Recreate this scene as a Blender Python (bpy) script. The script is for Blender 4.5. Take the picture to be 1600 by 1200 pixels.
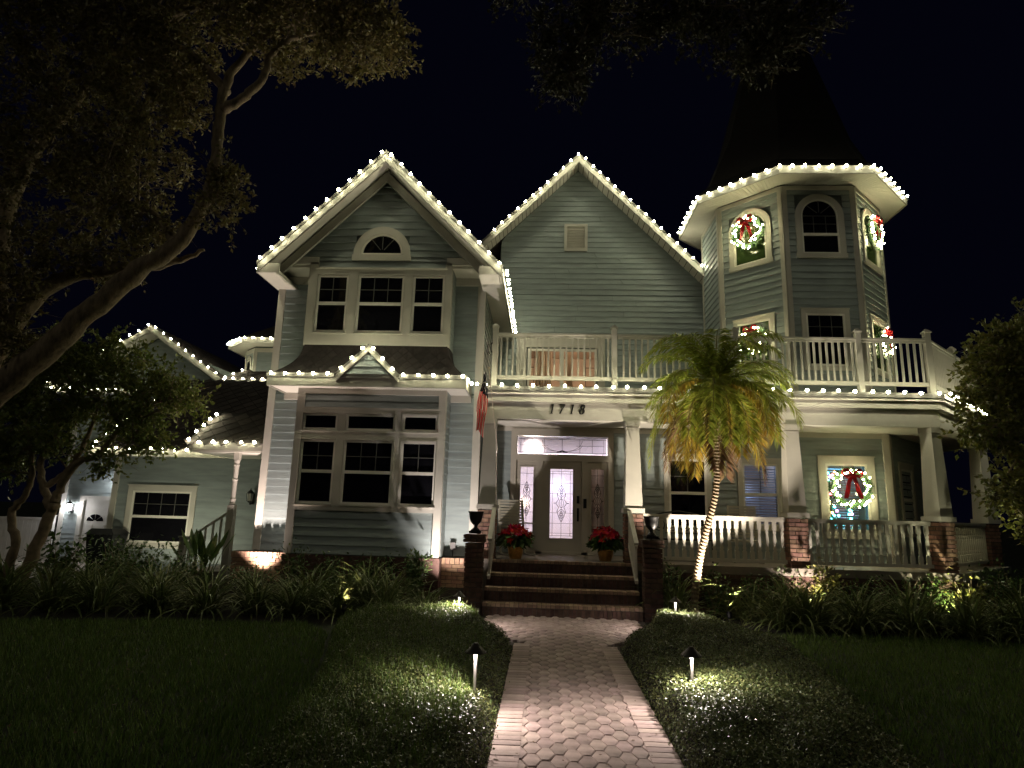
import bpy, bmesh, math, random
import numpy as np
from mathutils import Vector, Matrix

# ------------------------------------------------------------------ reset
for o in list(bpy.data.objects):
    bpy.data.objects.remove(o, do_unlink=True)
scene = bpy.context.scene
col = scene.collection
rnd = random.Random(11)
rng = np.random.default_rng(11)
rad = math.radians

# ------------------------------------------------------------------ camera (X right, Y into the picture, Z up, metres)
CAM_Z = 1.66
YAW, PITCH, ROLL = rad(2.938), rad(11.392), rad(1.611)
F_PX = 1000.0                                     # focal length in pixels of a 1600 px wide frame
fwd = Vector((-math.sin(YAW) * math.cos(PITCH), math.cos(YAW) * math.cos(PITCH), math.sin(PITCH)))
right = Vector((math.cos(YAW), math.sin(YAW), 0.0))
up = right.cross(fwd)
r2 = right * math.cos(ROLL) + up * math.sin(ROLL)
u2 = up * math.cos(ROLL) - right * math.sin(ROLL)
cam_data = bpy.data.cameras.new('camera')
cam_data.sensor_fit = 'HORIZONTAL'
cam_data.sensor_width = 36.0
cam_data.lens = 36.0 * F_PX / 1600.0
cam_data.clip_start = 0.05
cam_data.clip_end = 2000.0
cam = bpy.data.objects.new('camera', cam_data)
col.objects.link(cam)
m3 = Matrix((r2, u2, -fwd)).transposed()
cam.matrix_world = Matrix.Translation((0, 0, CAM_Z)) @ m3.to_4x4()
scene.camera = cam

# ------------------------------------------------------------------ night sky
world = bpy.data.worlds.new('World')
scene.world = world
world.use_nodes = True
wn = world.node_tree.nodes
wl = world.node_tree.links
wn.clear()
w_out = wn.new('ShaderNodeOutputWorld')
w_bg = wn.new('ShaderNodeBackground')
w_bg.inputs['Color'].default_value = (0.27, 0.30, 1.0, 1)
w_bg.inputs['Strength'].default_value = 0.0020
wl.new(w_bg.outputs[0], w_out.inputs[0])
# added frontal fill light with no seen source, very weak and soft
sun_d = bpy.data.lights.new('night_fill', 'SUN')
sun_d.energy = 0.088
sun_d.angle = rad(25)
sun_d.color = (1.0, 0.93, 0.72)
sun = bpy.data.objects.new('night_fill', sun_d)
col.objects.link(sun)
sun.rotation_euler = (rad(50), 0, rad(-14))

scene.view_settings.view_transform = 'Standard'
scene.view_settings.look = 'None'
scene.view_settings.gamma = 1.0
scene.view_settings.exposure = 0.68
scene.view_settings.use_curve_mapping = False
scene.render.engine = 'CYCLES'
cy = scene.cycles
cy.use_denoising = True
try:
    cy.denoiser = 'OPENIMAGEDENOISE'
except Exception:
    pass
cy.use_light_tree = True
cy.max_bounces = 6
cy.diffuse_bounces = 3
cy.glossy_bounces = 2
cy.transmission_bounces = 4
cy.transparent_max_bounces = 6
cy.caustics_reflective = False
cy.caustics_refractive = False
cy.sample_clamp_indirect = 2.0

# ------------------------------------------------------------------ helpers
Z = Vector((0, 0, 1))

class MB:
    """collects geometry for ONE mesh object"""
    def __init__(s):
        s.v = []; s.f = []; s.mi = []
    def add(s, vs, fs, mi=0):
        b = len(s.v)
        s.v.extend([tuple(p) for p in vs])
        for f in fs:
            s.f.append(tuple(i + b for i in f)); s.mi.append(mi)
        return s
    def box(s, x0, x1, y0, y1, z0, z1, mi=0):
        return s.add([(x0,y0,z0),(x1,y0,z0),(x1,y1,z0),(x0,y1,z0),(x0,y0,z1),(x1,y0,z1),(x1,y1,z1),(x0,y1,z1)],
                     [(0,3,2,1),(4,5,6,7),(0,1,5,4),(1,2,6,5),(2,3,7,6),(3,0,4,7)], mi)
    def hexa(s, p, mi=0):   # 8 points: bottom ring, top ring
        return s.add(p, [(0,3,2,1),(4,5,6,7),(0,1,5,4),(1,2,6,5),(2,3,7,6),(3,0,4,7)], mi)
    def fbox(s, fr, s0, s1, z0, z1, d0, d1, mi=0):
        P = fr.p
        return s.hexa([P(s0,z0,d0),P(s1,z0,d0),P(s1,z0,d1),P(s0,z0,d1),P(s0,z1,d0),P(s1,z1,d0),P(s1,z1,d1),P(s0,z1,d1)], mi)
    def fpoly(s, fr, pts, d0, d1, mi=0):   # extruded polygon in a wall frame
        n = len(pts)
        a = [fr.p(x, z, d0) for x, z in pts]; b = [fr.p(x, z, d1) for x, z in pts]
        return s.add(a + b, [tuple(range(n)), tuple(range(2*n-1, n-1, -1))] + [(i, (i+1) % n, n + (i+1) % n, n + i) for i in range(n)], mi)
    def beam(s, a, b, w, h, upv=Z, mi=0):   # straight bar, w across, h along upv
        a = Vector(a); b = Vector(b); d = (b - a).normalized()
        sd = d.cross(Vector(upv)).normalized(); u = sd.cross(d).normalized()
        q = []
        for base in (a, b):
            q += [base - sd*w/2 - u*h/2, base + sd*w/2 - u*h/2, base + sd*w/2 + u*h/2, base - sd*w/2 + u*h/2]
        return s.add(q, [(0,1,2,3),(7,6,5,4),(0,4,5,1),(1,5,6,2),(2,6,7,3),(3,7,4,0)], mi)
    def tube(s, pts, radii, n=6, mi=0, closed=False):
        pts = [Vector(p) for p in pts]
        if not hasattr(radii, '__len__'): radii = [radii] * len(pts)
        ref = None; rings = []
        for i, p in enumerate(pts):
            a = pts[max(i-1, 0)]; b = pts[min(i+1, len(pts)-1)]
            t = (b - a)
            t = t.normalized() if t.length > 1e-9 else Vector((0,0,1))
            if ref is None: ref = t.orthogonal().normalized()
            else:
                ref = ref - t * ref.dot(t)
                ref = ref.normalized() if ref.length > 1e-6 else t.orthogonal().normalized()
            bi = t.cross(ref)
            rings.append([p + (ref*math.cos(2*math.pi*k/n) + bi*math.sin(2*math.pi*k/n)) * radii[i] for k in range(n)])
        vs = [q for r in rings for q in r]; fs = []
        for i in range(len(pts)-1):
            for k in range(n):
                fs.append((i*n+k, i*n+(k+1)%n, (i+1)*n+(k+1)%n, (i+1)*n+k))
        fs.append(tuple(range(n-1, -1, -1))); fs.append(tuple((len(pts)-1)*n+k for k in range(n)))
        return s.add(vs, fs, mi)
    def lathe(s, prof, c=(0,0,0), n=14, mi=0):
        vs = []; fs = []
        for r, z in prof:
            for k in range(n):
                a = 2*math.pi*k/n
                vs.append((c[0]+r*math.cos(a), c[1]+r*math.sin(a), c[2]+z))
        m = len(prof)
        for i in range(m-1):
            for k in range(n):
                fs.append((i*n+k, i*n+(k+1)%n, (i+1)*n+(k+1)%n, (i+1)*n+k))
        fs.append(tuple(range(n-1, -1, -1))); fs.append(tuple((m-1)*n+k for k in range(n)))
        return s.add(vs, fs, mi)
    def build(s, name, mat, parent=None, smooth=False, bevel=0.0):
        me = bpy.data.meshes.new(name)
        me.from_pydata(s.v, [], s.f)
        mats = mat if isinstance(mat, (list, tuple)) else [mat]
        for m in mats: me.materials.append(m)
        if len(mats) > 1: me.polygons.foreach_set('material_index', s.mi)
        if smooth: me.polygons.foreach_set('use_smooth', [True]*len(me.polygons))
        me.update()
        o = bpy.data.objects.new(name, me)
        col.objects.link(o)
        if parent is not None: o.parent = parent
        if bevel:
            b = o.modifiers.new('bevel', 'BEVEL'); b.width = bevel; b.segments = 1; b.limit_method = 'ANGLE'
        return o

class Fr:
    """wall frame: s along the wall, z up, d out of the wall"""
    def __init__(s, o, u, n):
        s.o = Vector(o); s.u = Vector(u).normalized(); s.n = Vector(n).normalized()
    def p(s, a, z, d=0.0):
        return s.o + s.u*a + Z*z + s.n*d

def front(Y, X0=0.0):
    return Fr((X0, Y, 0), (1,0,0), (0,-1,0))

def tag(o, label=None, cat=None, group=None, kind=None):
    if label: o['label'] = label
    if cat: o['category'] = cat
    if group: o['group'] = group
    if kind: o['kind'] = kind
    return o

def empty(name, loc=(0,0,0), parent=None, rz=0.0):
    o = bpy.data.objects.new(name, None)
    o.empty_display_size = 0.1
    col.objects.link(o); o.location = loc; o.rotation_euler = (0,0,rz)
    if parent is not None: o.parent = parent
    return o

def copy_obj(src, parent=None, loc=None):
    o = src.copy(); col.objects.link(o)
    if parent is not None: o.parent = parent
    if loc is not None: o.location = loc
    return o

def np_mesh(name, V, Fq, mat, parent=None, smooth=False, n=4):
    """fast mesh from numpy arrays; every face has n corners"""
    me = bpy.data.meshes.new(name)
    V = np.asarray(V, dtype=np.float32); Fq = np.asarray(Fq, dtype=np.int32)
    me.vertices.add(len(V)); me.vertices.foreach_set('co', V.ravel())
    me.loops.add(Fq.size); me.loops.foreach_set('vertex_index', Fq.ravel())
    me.polygons.add(len(Fq))
    me.polygons.foreach_set('loop_start', np.arange(0, Fq.size, n, dtype=np.int32))
    me.materials.append(mat)
    if smooth: me.polygons.foreach_set('use_smooth', np.ones(len(Fq), dtype=bool))
    me.update(calc_edges=True)
    o = bpy.data.objects.new(name, me); col.objects.link(o)
    if parent is not None: o.parent = parent
    return o

# ------------------------------------------------------------------ materials
def nodes(name):
    m = bpy.data.materials.new(name); m.use_nodes = True
    nt = m.node_tree
    b = nt.nodes['Principled BSDF']
    return m, nt, b

def mat(name, c, rough=0.6, var=0.0, scale=6.0, bump=0.0, bscale=60.0, rand=0.0, island=0.0, metal=0.0, spec=0.4, c2=None, stretch=None, trans=0.0):
    """principled material with noise colour variation, bump, per-object and per-piece random tint"""
    m, nt, b = nodes(name)
    N, L = nt.nodes, nt.links
    b.inputs['Roughness'].default_value = rough
    b.inputs['Metallic'].default_value = metal
    b.inputs['Specular IOR Level'].default_value = spec
    tc = N.new('ShaderNodeTexCoord')
    src = tc.outputs['Object']
    if stretch:
        mp = N.new('ShaderNodeMapping'); mp.inputs['Scale'].default_value = stretch
        L.new(src, mp.inputs['Vector']); src = mp.outputs['Vector']
    cur = None
    base = N.new('ShaderNodeRGB'); base.outputs[0].default_value = (*c, 1); cur = base.outputs[0]
    if var or c2:
        nz = N.new('ShaderNodeTexNoise'); nz.inputs['Scale'].default_value = scale; nz.inputs['Detail'].default_value = 5
        L.new(src, nz.inputs['Vector'])
        mx = N.new('ShaderNodeMix'); mx.data_type = 'RGBA'
        cc2 = c2 if c2 else tuple(max(0, x*(1-var)) for x in c)
        mx.inputs['B'].default_value = (*cc2, 1)
        rmp = N.new('ShaderNodeMapRange'); rmp.inputs['From Min'].default_value = 0.38; rmp.inputs['From Max'].default_value = 0.66
        L.new(nz.outputs['Fac'], rmp.inputs['Value']); L.new(rmp.outputs[0], mx.inputs['Factor'])
        L.new(cur, mx.inputs['A']); cur = mx.outputs['Result']
    for amt, kind in ((rand, 'o'), (island, 'i')):
        if amt:
            if kind == 'o':
                src_n = N.new('ShaderNodeObjectInfo'); out = src_n.outputs['Random']
            else:
                src_n = N.new('ShaderNodeNewGeometry'); out = src_n.outputs['Random Per Island']
            hs = N.new('ShaderNodeHueSaturation')
            mr = N.new('ShaderNodeMapRange'); mr.inputs['To Min'].default_value = 1-amt; mr.inputs['To Max'].default_value = 1+amt*0.8
            L.new(out, mr.inputs['Value']); L.new(mr.outputs[0], hs.inputs['Value'])
            m2 = N.new('ShaderNodeMath'); m2.operation = 'MULTIPLY_ADD'; m2.inputs[1].default_value = 7.13; m2.inputs[2].default_value = 0.0
            fr_ = N.new('ShaderNodeMath'); fr_.operation = 'FRACT'
            L.new(out, m2.inputs[0]); L.new(m2.outputs[0], fr_.inputs[0])
            mh = N.new('ShaderNodeMapRange'); mh.inputs['To Min'].default_value = 0.5-amt*0.06; mh.inputs['To Max'].default_value = 0.5+amt*0.06
            L.new(fr_.outputs[0], mh.inputs['Value']); L.new(mh.outputs[0], hs.inputs['Hue'])
            L.new(cur, hs.inputs['Color']); cur = hs.outputs['Color']
    L.new(cur, b.inputs['Base Color'])
    if bump:
        nb = N.new('ShaderNodeTexNoise'); nb.inputs['Scale'].default_value = bscale; nb.inputs['Detail'].default_value = 4
        L.new(src, nb.inputs['Vector'])
        bp = N.new('ShaderNodeBump'); bp.inputs['Strength'].default_value = bump; bp.inputs['Distance'].default_value = 0.01
        L.new(nb.outputs['Fac'], bp.inputs['Height']); L.new(bp.outputs[0], b.inputs['Normal'])
    if trans:
        tr = N.new('ShaderNodeBsdfTranslucent'); L.new(cur, tr.inputs['Color'])
        ms = N.new('ShaderNodeMixShader'); ms.inputs[0].default_value = trans
        out = N['Material Output']
        L.new(b.outputs[0], ms.inputs[1]); L.new(tr.outputs[0], ms.inputs[2]); L.new(ms.outputs[0], out.inputs[0])
    return m

def emit(name, c, strength):
    m = bpy.data.materials.new(name); m.use_nodes = True
    nt = m.node_tree; nt.nodes.clear()
    e = nt.nodes.new('ShaderNodeEmission'); e.inputs[0].default_value = (*c, 1); e.inputs[1].default_value = strength
    o = nt.nodes.new('ShaderNodeOutputMaterial'); nt.links.new(e.outputs[0], o.inputs[0])
    return m

def thin_glass(name, tint=(1,1,1), refl=1.0):
    m = bpy.data.materials.new(name); m.use_nodes = True
    nt = m.node_tree; nt.nodes.clear(); N, L = nt.nodes, nt.links
    t = N.new('ShaderNodeBsdfTransparent'); t.inputs[0].default_value = (*tint, 1)
    g = N.new('ShaderNodeBsdfGlossy'); g.inputs['Roughness'].default_value = 0.03
    fz = N.new('ShaderNodeFresnel'); fz.inputs[0].default_value = 1.5
    mx = N.new('ShaderNodeMixShader'); o = N.new('ShaderNodeOutputMaterial')
    L.new(fz.outputs[0], mx.inputs[0]); L.new(t.outputs[0], mx.inputs[1]); L.new(g.outputs[0], mx.inputs[2]); L.new(mx.outputs[0], o.inputs[0])
    return m

def obscure_glass(name, c, rough=0.45):
    m, nt, b = nodes(name); N, L = nt.nodes, nt.links
    b.inputs['Base Color'].default_value = (*c, 1)
    b.inputs['Transmission Weight'].default_value = 1.0
    b.inputs['Roughness'].default_value = rough
    b.inputs['IOR'].default_value = 1.25
    tc = N.new('ShaderNodeTexCoord'); nz = N.new('ShaderNodeTexNoise'); nz.inputs['Scale'].default_value = 55; nz.inputs['Detail'].default_value = 3
    bp = N.new('ShaderNodeBump'); bp.inputs['Strength'].default_value = 0.6; bp.inputs['Distance'].default_value = 0.02
    L.new(tc.outputs['Object'], nz.inputs['Vector']); L.new(nz.outputs['Fac'], bp.inputs['Height']); L.new(bp.outputs[0], b.inputs['Normal'])
    return m

M = {}
M['siding'] = mat('siding_paint', (0.305,0.355,0.355), 0.5, var=0.18, scale=2.2, bump=0.12, bscale=40, rand=0.08, stretch=(1,1,6))
M['core'] = mat('wall_sheathing', (0.14,0.165,0.165), 0.8, var=0.1)
M['trim'] = mat('trim_paint', (0.53,0.51,0.455), 0.5, var=0.14, scale=2.0, bump=0.05, bscale=30)
M['edge'] = mat('dimmed_drip_edge', (0.11,0.105,0.095), 0.55, var=0.25, scale=3)  # colour darkened so bulb light does not wash the edge out
M['fasciapaint'] = mat('fascia_paint', (0.31,0.30,0.262), 0.5, var=0.18, scale=2.0)  # trim paint darkened to hold back the bulb light on the fascia
M['soffit'] = mat('soffit_vinyl', (0.58,0.56,0.50), 0.5, var=0.05, scale=4)
M['sash'] = mat('window_vinyl', (0.72,0.70,0.64), 0.4, var=0.04)
M['grille'] = mat('window_grille', (0.075,0.075,0.07), 0.5, var=0.05)
M['darkpane'] = mat('dark_window_glass', (0.006,0.006,0.008), 0.04, var=0.2, spec=0.45, bump=0.08, bscale=3)
M['glass'] = thin_glass('clear_window_glass')
M['shingle'] = mat('roof_shingle', (0.050,0.040,0.036), 0.9, var=0.3, scale=9, bump=0.35, bscale=120, island=0.3)
M['shingle1'] = mat('roof_shingle_single', (0.062,0.050,0.045), 0.85, var=0.3, scale=9, bump=0.35, bscale=120, rand=0.3)
M['deck'] = mat('roof_underlay', (0.022,0.019,0.018), 0.9, var=0.2)
M['brick'] = mat('brick_single', (0.27,0.16,0.12), 0.85, var=0.4, scale=14, bump=0.3, bscale=90, rand=0.32)
M['brickstuff'] = mat('brick_laid_shaded', (0.115,0.066,0.050), 0.85, var=0.4, scale=14, bump=0.3, bscale=90, island=0.28)  # shade of the unlit risers put into the colour, shared by skirt and foundation
M['brickside'] = mat('brick_return', (0.29,0.155,0.11), 0.85, var=0.4, scale=14, bump=0.3, bscale=90, island=0.28)
M['stepbrick'] = mat('brick_shaded', (0.125,0.072,0.055), 0.85, var=0.4, scale=14, bump=0.3, bscale=90, rand=0.3)  # darker copy of the pier brick, shade at the steps put into the colour
M['tanbrick'] = mat('brick_tan', (0.46,0.29,0.19), 0.85, var=0.3, scale=14, bump=0.3, bscale=90, rand=0.22)
M['tanbrickstuff'] = mat('brick_nosing', (0.36,0.25,0.17), 0.85, var=0.35, scale=14, bump=0.3, bscale=90, island=0.3)
M['skirt'] = mat('skirt_shingle', (0.034,0.027,0.026), 0.9, var=0.3, scale=9, bump=0.35, bscale=120, island=0.3)
M['spire'] = mat('spire_shingle', (0.008,0.007,0.007), 0.95, var=0.3, scale=9, bump=0.35, bscale=120, spec=0.1)  # shingle darkened in its colour so the spire looks unlit above the bulbs
M['mortar'] = mat('mortar', (0.10,0.085,0.075), 0.95, var=0.25, scale=30, bump=0.3)
M['paver'] = mat('paver_single', (0.45,0.345,0.315), 0.85, var=0.42, scale=6, bump=0.35, bscale=110, rand=0.24)
M['paverstuff'] = mat('paver_laid', (0.45,0.35,0.32), 0.85, var=0.28, scale=10, bump=0.35, bscale=110, island=0.14)
M['sand'] = mat('joint_sand', (0.055,0.042,0.036), 0.95, var=0.3, scale=40, bump=0.4)
M['soil'] = mat('mulch_soil', (0.014,0.010,0.007), 0.95, var=0.5, scale=25, bump=0.6, bscale=70)
M['turf'] = mat('turf_soil', (0.022,0.030,0.012), 0.95, var=0.5, scale=8, bump=0.6, bscale=60)
M['concrete'] = mat('driveway_concrete', (0.36,0.32,0.27), 0.85, var=0.2, scale=3, bump=0.2)
M['black'] = mat('black_metal', (0.012,0.012,0.013), 0.45, var=0.2, metal=0.3)
M['bronze'] = mat('dark_bronze', (0.045,0.040,0.035), 0.45, var=0.2, metal=0.4)
M['silver'] = mat('light_metal_post', (0.26,0.25,0.24), 0.4, var=0.1, metal=0.2)
M['doorpaint'] = mat('door_paint', (0.45,0.42,0.36), 0.45, var=0.06, scale=3)
M['porchfloor'] = mat('porch_floor_paint', (0.22,0.19,0.16), 0.6, var=0.2, scale=4)
M['fencevinyl'] = mat('fence_vinyl', (0.62,0.60,0.56), 0.45, var=0.05)
M['bark_oak'] = mat('oak_bark', (0.23,0.18,0.115), 0.9, var=0.5, scale=16, bump=0.9, bscale=34, stretch=(1,1,0.35))
M['bark_small'] = mat('smooth_bark', (0.26,0.20,0.13), 0.85, var=0.4, scale=9, bump=0.5, bscale=30)
M['bark_palm'] = mat('palm_trunk', (0.24,0.18,0.115), 0.85, var=0.4, scale=20, bump=0.5, bscale=60)
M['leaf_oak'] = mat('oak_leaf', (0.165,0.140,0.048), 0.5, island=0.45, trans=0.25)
M['leaf_dark'] = mat('shaded_oak_leaf', (0.050,0.050,0.022), 0.45, island=0.45, trans=0.2)  # darker copy of the oak leaf, the bough's shade put into the colour
M['leaf_small'] = mat('glossy_small_leaf', (0.17,0.205,0.048), 0.38, island=0.45, trans=0.25)
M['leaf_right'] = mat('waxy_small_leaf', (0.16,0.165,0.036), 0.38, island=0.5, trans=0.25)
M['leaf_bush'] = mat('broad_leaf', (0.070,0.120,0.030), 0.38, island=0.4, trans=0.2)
M['leaf_strap'] = mat('strap_leaf', (0.145,0.180,0.060), 0.38, island=0.4, trans=0.2)
M['leaf_cover'] = mat('ground_cover_leaf', (0.115,0.14,0.050), 0.40, island=0.65, trans=0.15)
M['grass'] = mat('grass_blade', (0.115,0.185,0.030), 0.55, island=0.4, trans=0.2)
M['frond_green'] = mat('palm_leaflet_green', (0.25,0.29,0.042), 0.42, island=0.35, trans=0.5)
M['frond_yellow'] = mat('palm_leaflet_yellow', (0.36,0.26,0.040), 0.45, island=0.35, trans=0.45)
M['frond_dead'] = mat('palm_leaflet_dry', (0.13,0.075,0.035), 0.7, island=0.35, trans=0.15)
M['rachis'] = mat('palm_rachis', (0.24,0.22,0.07), 0.5, var=0.2)
M['red'] = mat('red_petal', (0.34,0.003,0.012), 0.75, spec=0.15, island=0.35, trans=0.15)
M['ribbon'] = mat('red_ribbon', (0.42,0.010,0.015), 0.4, var=0.25, scale=8)
M['needle'] = mat('wreath_needle', (0.035,0.085,0.025), 0.5, island=0.4)
M['foil'] = mat('gold_foil', (0.55,0.30,0.08), 0.35, var=0.3, scale=20, bump=0.8, bscale=30, metal=0.6)
M['wire'] = mat('green_wire', (0.10,0.11,0.09), 0.6, var=0.2)
M['bulb'] = emit('warm_white_bulb', (1.0,0.945,0.62), 74.0)
M['wbulb'] = emit('wreath_bulb', (1.0,0.93,0.50), 62.0)
M['lampglass'] = emit('lit_lantern_glass', (1.0,0.95,0.93), 40.0)
M['lantern_off'] = mat('frosted_lantern_glass', (0.55,0.55,0.48), 0.3, var=0.1)
M['fl_red'] = mat('flag_red', (0.62,0.025,0.03), 0.7, var=0.15, trans=0.45)
M['fl_white'] = mat('flag_white', (0.68,0.62,0.55), 0.7, var=0.1, trans=0.45)
M['fl_blue'] = mat('flag_blue', (0.012,0.016,0.05), 0.7, var=0.2)
M['number'] = mat('number_black', (0.01,0.01,0.01), 0.4, var=0.2)
M['chairpaint'] = mat('chair_paint', (0.48,0.46,0.38), 0.5, var=0.1)
M['room'] = mat('interior_wall', (0.62,0.50,0.40), 0.8, var=0.06)
M['entry'] = mat('entry_hall_wall', (0.70,0.67,0.66), 0.8, var=0.06)
M['curtain'] = mat('curtain_cloth', (0.68,0.58,0.46), 0.8, var=0.15, trans=0.3)
M['blind'] = mat('blind_slat', (0.62,0.64,0.68), 0.5, var=0.05)
M['plastic'] = mat('dark_bin_plastic', (0.02,0.022,0.024), 0.5, var=0.2)
M['greybox'] = mat('grey_plastic', (0.16,0.155,0.15), 0.5, var=0.1)
M['litter'] = mat('fallen_leaf', (0.11,0.06,0.03), 0.8, island=0.4)
# ================================================================== the setting: ground
def ground_z(x, y):
    a = min(max((-x - 10.0) / 4.0, 0), 1) * min(max((y - 12.5) / 3.0, 0), 1)
    return -0.40 * a * a * (3 - 2*a)

gm = MB()
xs = [-400,-120,-60,-30,-22,-18,-16,-15,-14,-13,-12,-11,-10,-9,-8,-6,-4,-2,0,2,4,6,8,10,14,20,40,120,400]
ys = [-200,-40,-10,-4,0,2,4,6,8,10,11,12,12.5,13,14,15,16,17,18,20,24,30,60,150,500]
for y in ys:
    for x in xs: gm.v.append((x, y, ground_z(x, y) - 0.012))
nx = len(xs)
for j in range(len(ys)-1):
    for i in range(nx-1):
        gm.f.append((j*nx+i, j*nx+i+1, (j+1)*nx+i+1, (j+1)*nx+i)); gm.mi.append(0)
tag(gm.build('ground', M['turf']), 'dark lawn soil around the house', None, None, 'structure')
# planting beds of dark mulch (a sheet 4 mm above the lawn soil)
bm_ = MB()
bm_.add([(-13.0,8.9,-.004),(-7.0,9.2,-.004),(-5.3,9.6,-.004),(-3.6,9.8,-.004),(-2.4,9.6,-.004),(-1.0,10.6,-.004),(-0.98,12.95,-.004),(-12.0,12.95,-.004)], [tuple(range(8))])
bm_.add([(1.7,10.2,-.004),(2.6,10.3,-.004),(4.6,10.6,-.004),(7.2,10.3,-.004),(13,9.8,-.004),(13,16,-.004),(9.9,15,-.004),(7.4,12.4,-.004),(1.7,12.4,-.004)], [tuple(range(9))])
tag(bm_.build('planting_bed', M['soil']), 'dark mulch planting bed along the house front', None, None, 'structure')
dv = MB()
dv.add([(-30,13.4,ground_z(-30,13.4)+.006),(-11.2,13.4,ground_z(-11.2,13.4)+.006),(-11.2,16,ground_z(-11.2,16)+.006),(-12.5,16,ground_z(-12.5,16)+.006),(-14,22,-.394),(-30,22,-.394)], [(0,1,2,3,4,5)])
tag(dv.build('driveway', M['concrete']), 'pale concrete driveway beside the garage', None, None, 'structure')

# ================================================================== the house
house = empty('house', (1.0, 14.0, 0.0))
tag(house, 'two-storey grey-green clapboard house with gables, octagonal corner tower and wraparound porch', 'house')
H_INV = Matrix.Translation((-1.0, -14.0, 0.0))

def HP(o):                       # make o a part of the house, keeping its world coordinates
    o.parent = house; o.matrix_parent_inverse = H_INV
    return o

def part(mb, name, mt, smooth=False, bevel=0.0):
    return HP(mb.build(name, mt, None, smooth, bevel))

EXPO = 0.158
N_BOARD = [0]

def siding(parent, fr, ext, z0, z1, openings=(), e=EXPO, single=True, thick=0.028):
    big = MB()
    k = 0
    while True:
        zb = z0 + k*e; zt = min(zb + e + 0.012, z1); k += 1
        if zt - zb < 0.03: break
        a0, a1 = ext(zb); b0, b1 = ext(min(zt, z1))
        if a1 - a0 < 0.04: break
        if b1 < b0: b0 = b1 = (b0 + b1)/2
        segs = [(a0, b0, a1, b1)]
        zm = (zb + min(zt, zb+e))/2
        for (o0, o1, oz0, oz1) in openings:
            if not (oz0 < zm < oz1): continue
            ns = []
            for (p0, q0, p1, q1) in segs:
                if o1 <= min(p0,q0) or o0 >= max(p1,q1): ns.append((p0,q0,p1,q1)); continue
                if o0 > max(p0,q0) + .02: ns.append((p0,q0,o0,o0))
                if o1 < min(p1,q1) - .02: ns.append((o1,o1,p1,q1))
            segs = ns
        for (p0,q0,p1,q1) in segs:
            P = fr.p
            pts = [P(p0,zb,-.004),P(p1,zb,-.004),P(p1,zb,thick),P(p0,zb,thick),P(q0,zt,-.004),P(q1,zt,-.004),P(q1,zt,.005),P(q0,zt,.005)]
            if not single and p1-p0 > 3.0:              # butt joint somewhere along a long course
                t_ = rnd.uniform(.25,.75); m0, m1 = p0+(p1-p0)*t_, q0+(q1-q0)*t_
                big.hexa([P(p0,zb,-.004),P(m0-.003,zb,-.004),P(m0-.003,zb,thick),P(p0,zb,thick),P(q0,zt,-.004),P(m1-.003,zt,-.004),P(m1-.003,zt,.005),P(q0,zt,.005)])
                big.hexa([P(m0+.003,zb,-.004),P(p1,zb,-.004),P(p1,zb,thick+.002),P(m0+.003,zb,thick+.002),P(m1+.003,zt,-.004),P(q1,zt,-.004),P(q1,zt,.006),P(m1+.003,zt,.006)])
                continue
            if single:
                b = MB(); b.hexa(pts); b.build('siding_board', M['siding'], parent); N_BOARD[0] += 1
            else: big.hexa(pts)
    if not single:
        o = big.build('siding_boards', M['siding'], parent); o['kind'] = 'stuff'
        return o

def core(fr, s0, s1, z0, z1, openings=(), d0=-0.14, d1=-0.012, name='wall'):
    """sheathing behind the boards, with real holes for the lit rooms"""
    S = sorted({s0, s1, *[v for o in openings for v in o[:2]]}); Zs = sorted({z0, z1, *[v for o in openings for v in o[2:]]})
    mb = MB()
    for i in range(len(S)-1):
        for j in range(len(Zs)-1):
            cs, cz = (S[i]+S[i+1])/2, (Zs[j]+Zs[j+1])/2
            if any(o[0] < cs < o[1] and o[2] < cz < o[3] for o in openings): continue
            mb.fbox(fr, S[i], S[i+1], Zs[j], Zs[j+1], d0, d1)
    return part(mb, name, M['core'])

def gable_core(fr, pts, name='wall'):
    mb = MB(); mb.fpoly(fr, pts, -0.14, -0.012); return part(mb, name, M['core'])

def trim(fr, rects, name='trim_board', d0=-.005, d1=.04, mt='trim'):
    mb = MB()
    for r in rects: mb.fbox(fr, *r, d0, d1)
    return part(mb, name, M[mt])

def grille_bars(mb, fr, g0, g1, z0, z1, cols, rows, d=.016, w=.016):
    for i in range(1, cols):
        s = g0 + (g1-g0)*i/cols; mb.fbox(fr, s-w/2, s+w/2, z0, z1, d, d+.008)
    for j in range(1, rows):
        z = z0 + (z1-z0)*j/rows; mb.fbox(fr, g0, g1, z-w/2, z+w/2, d, d+.0085)

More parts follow.
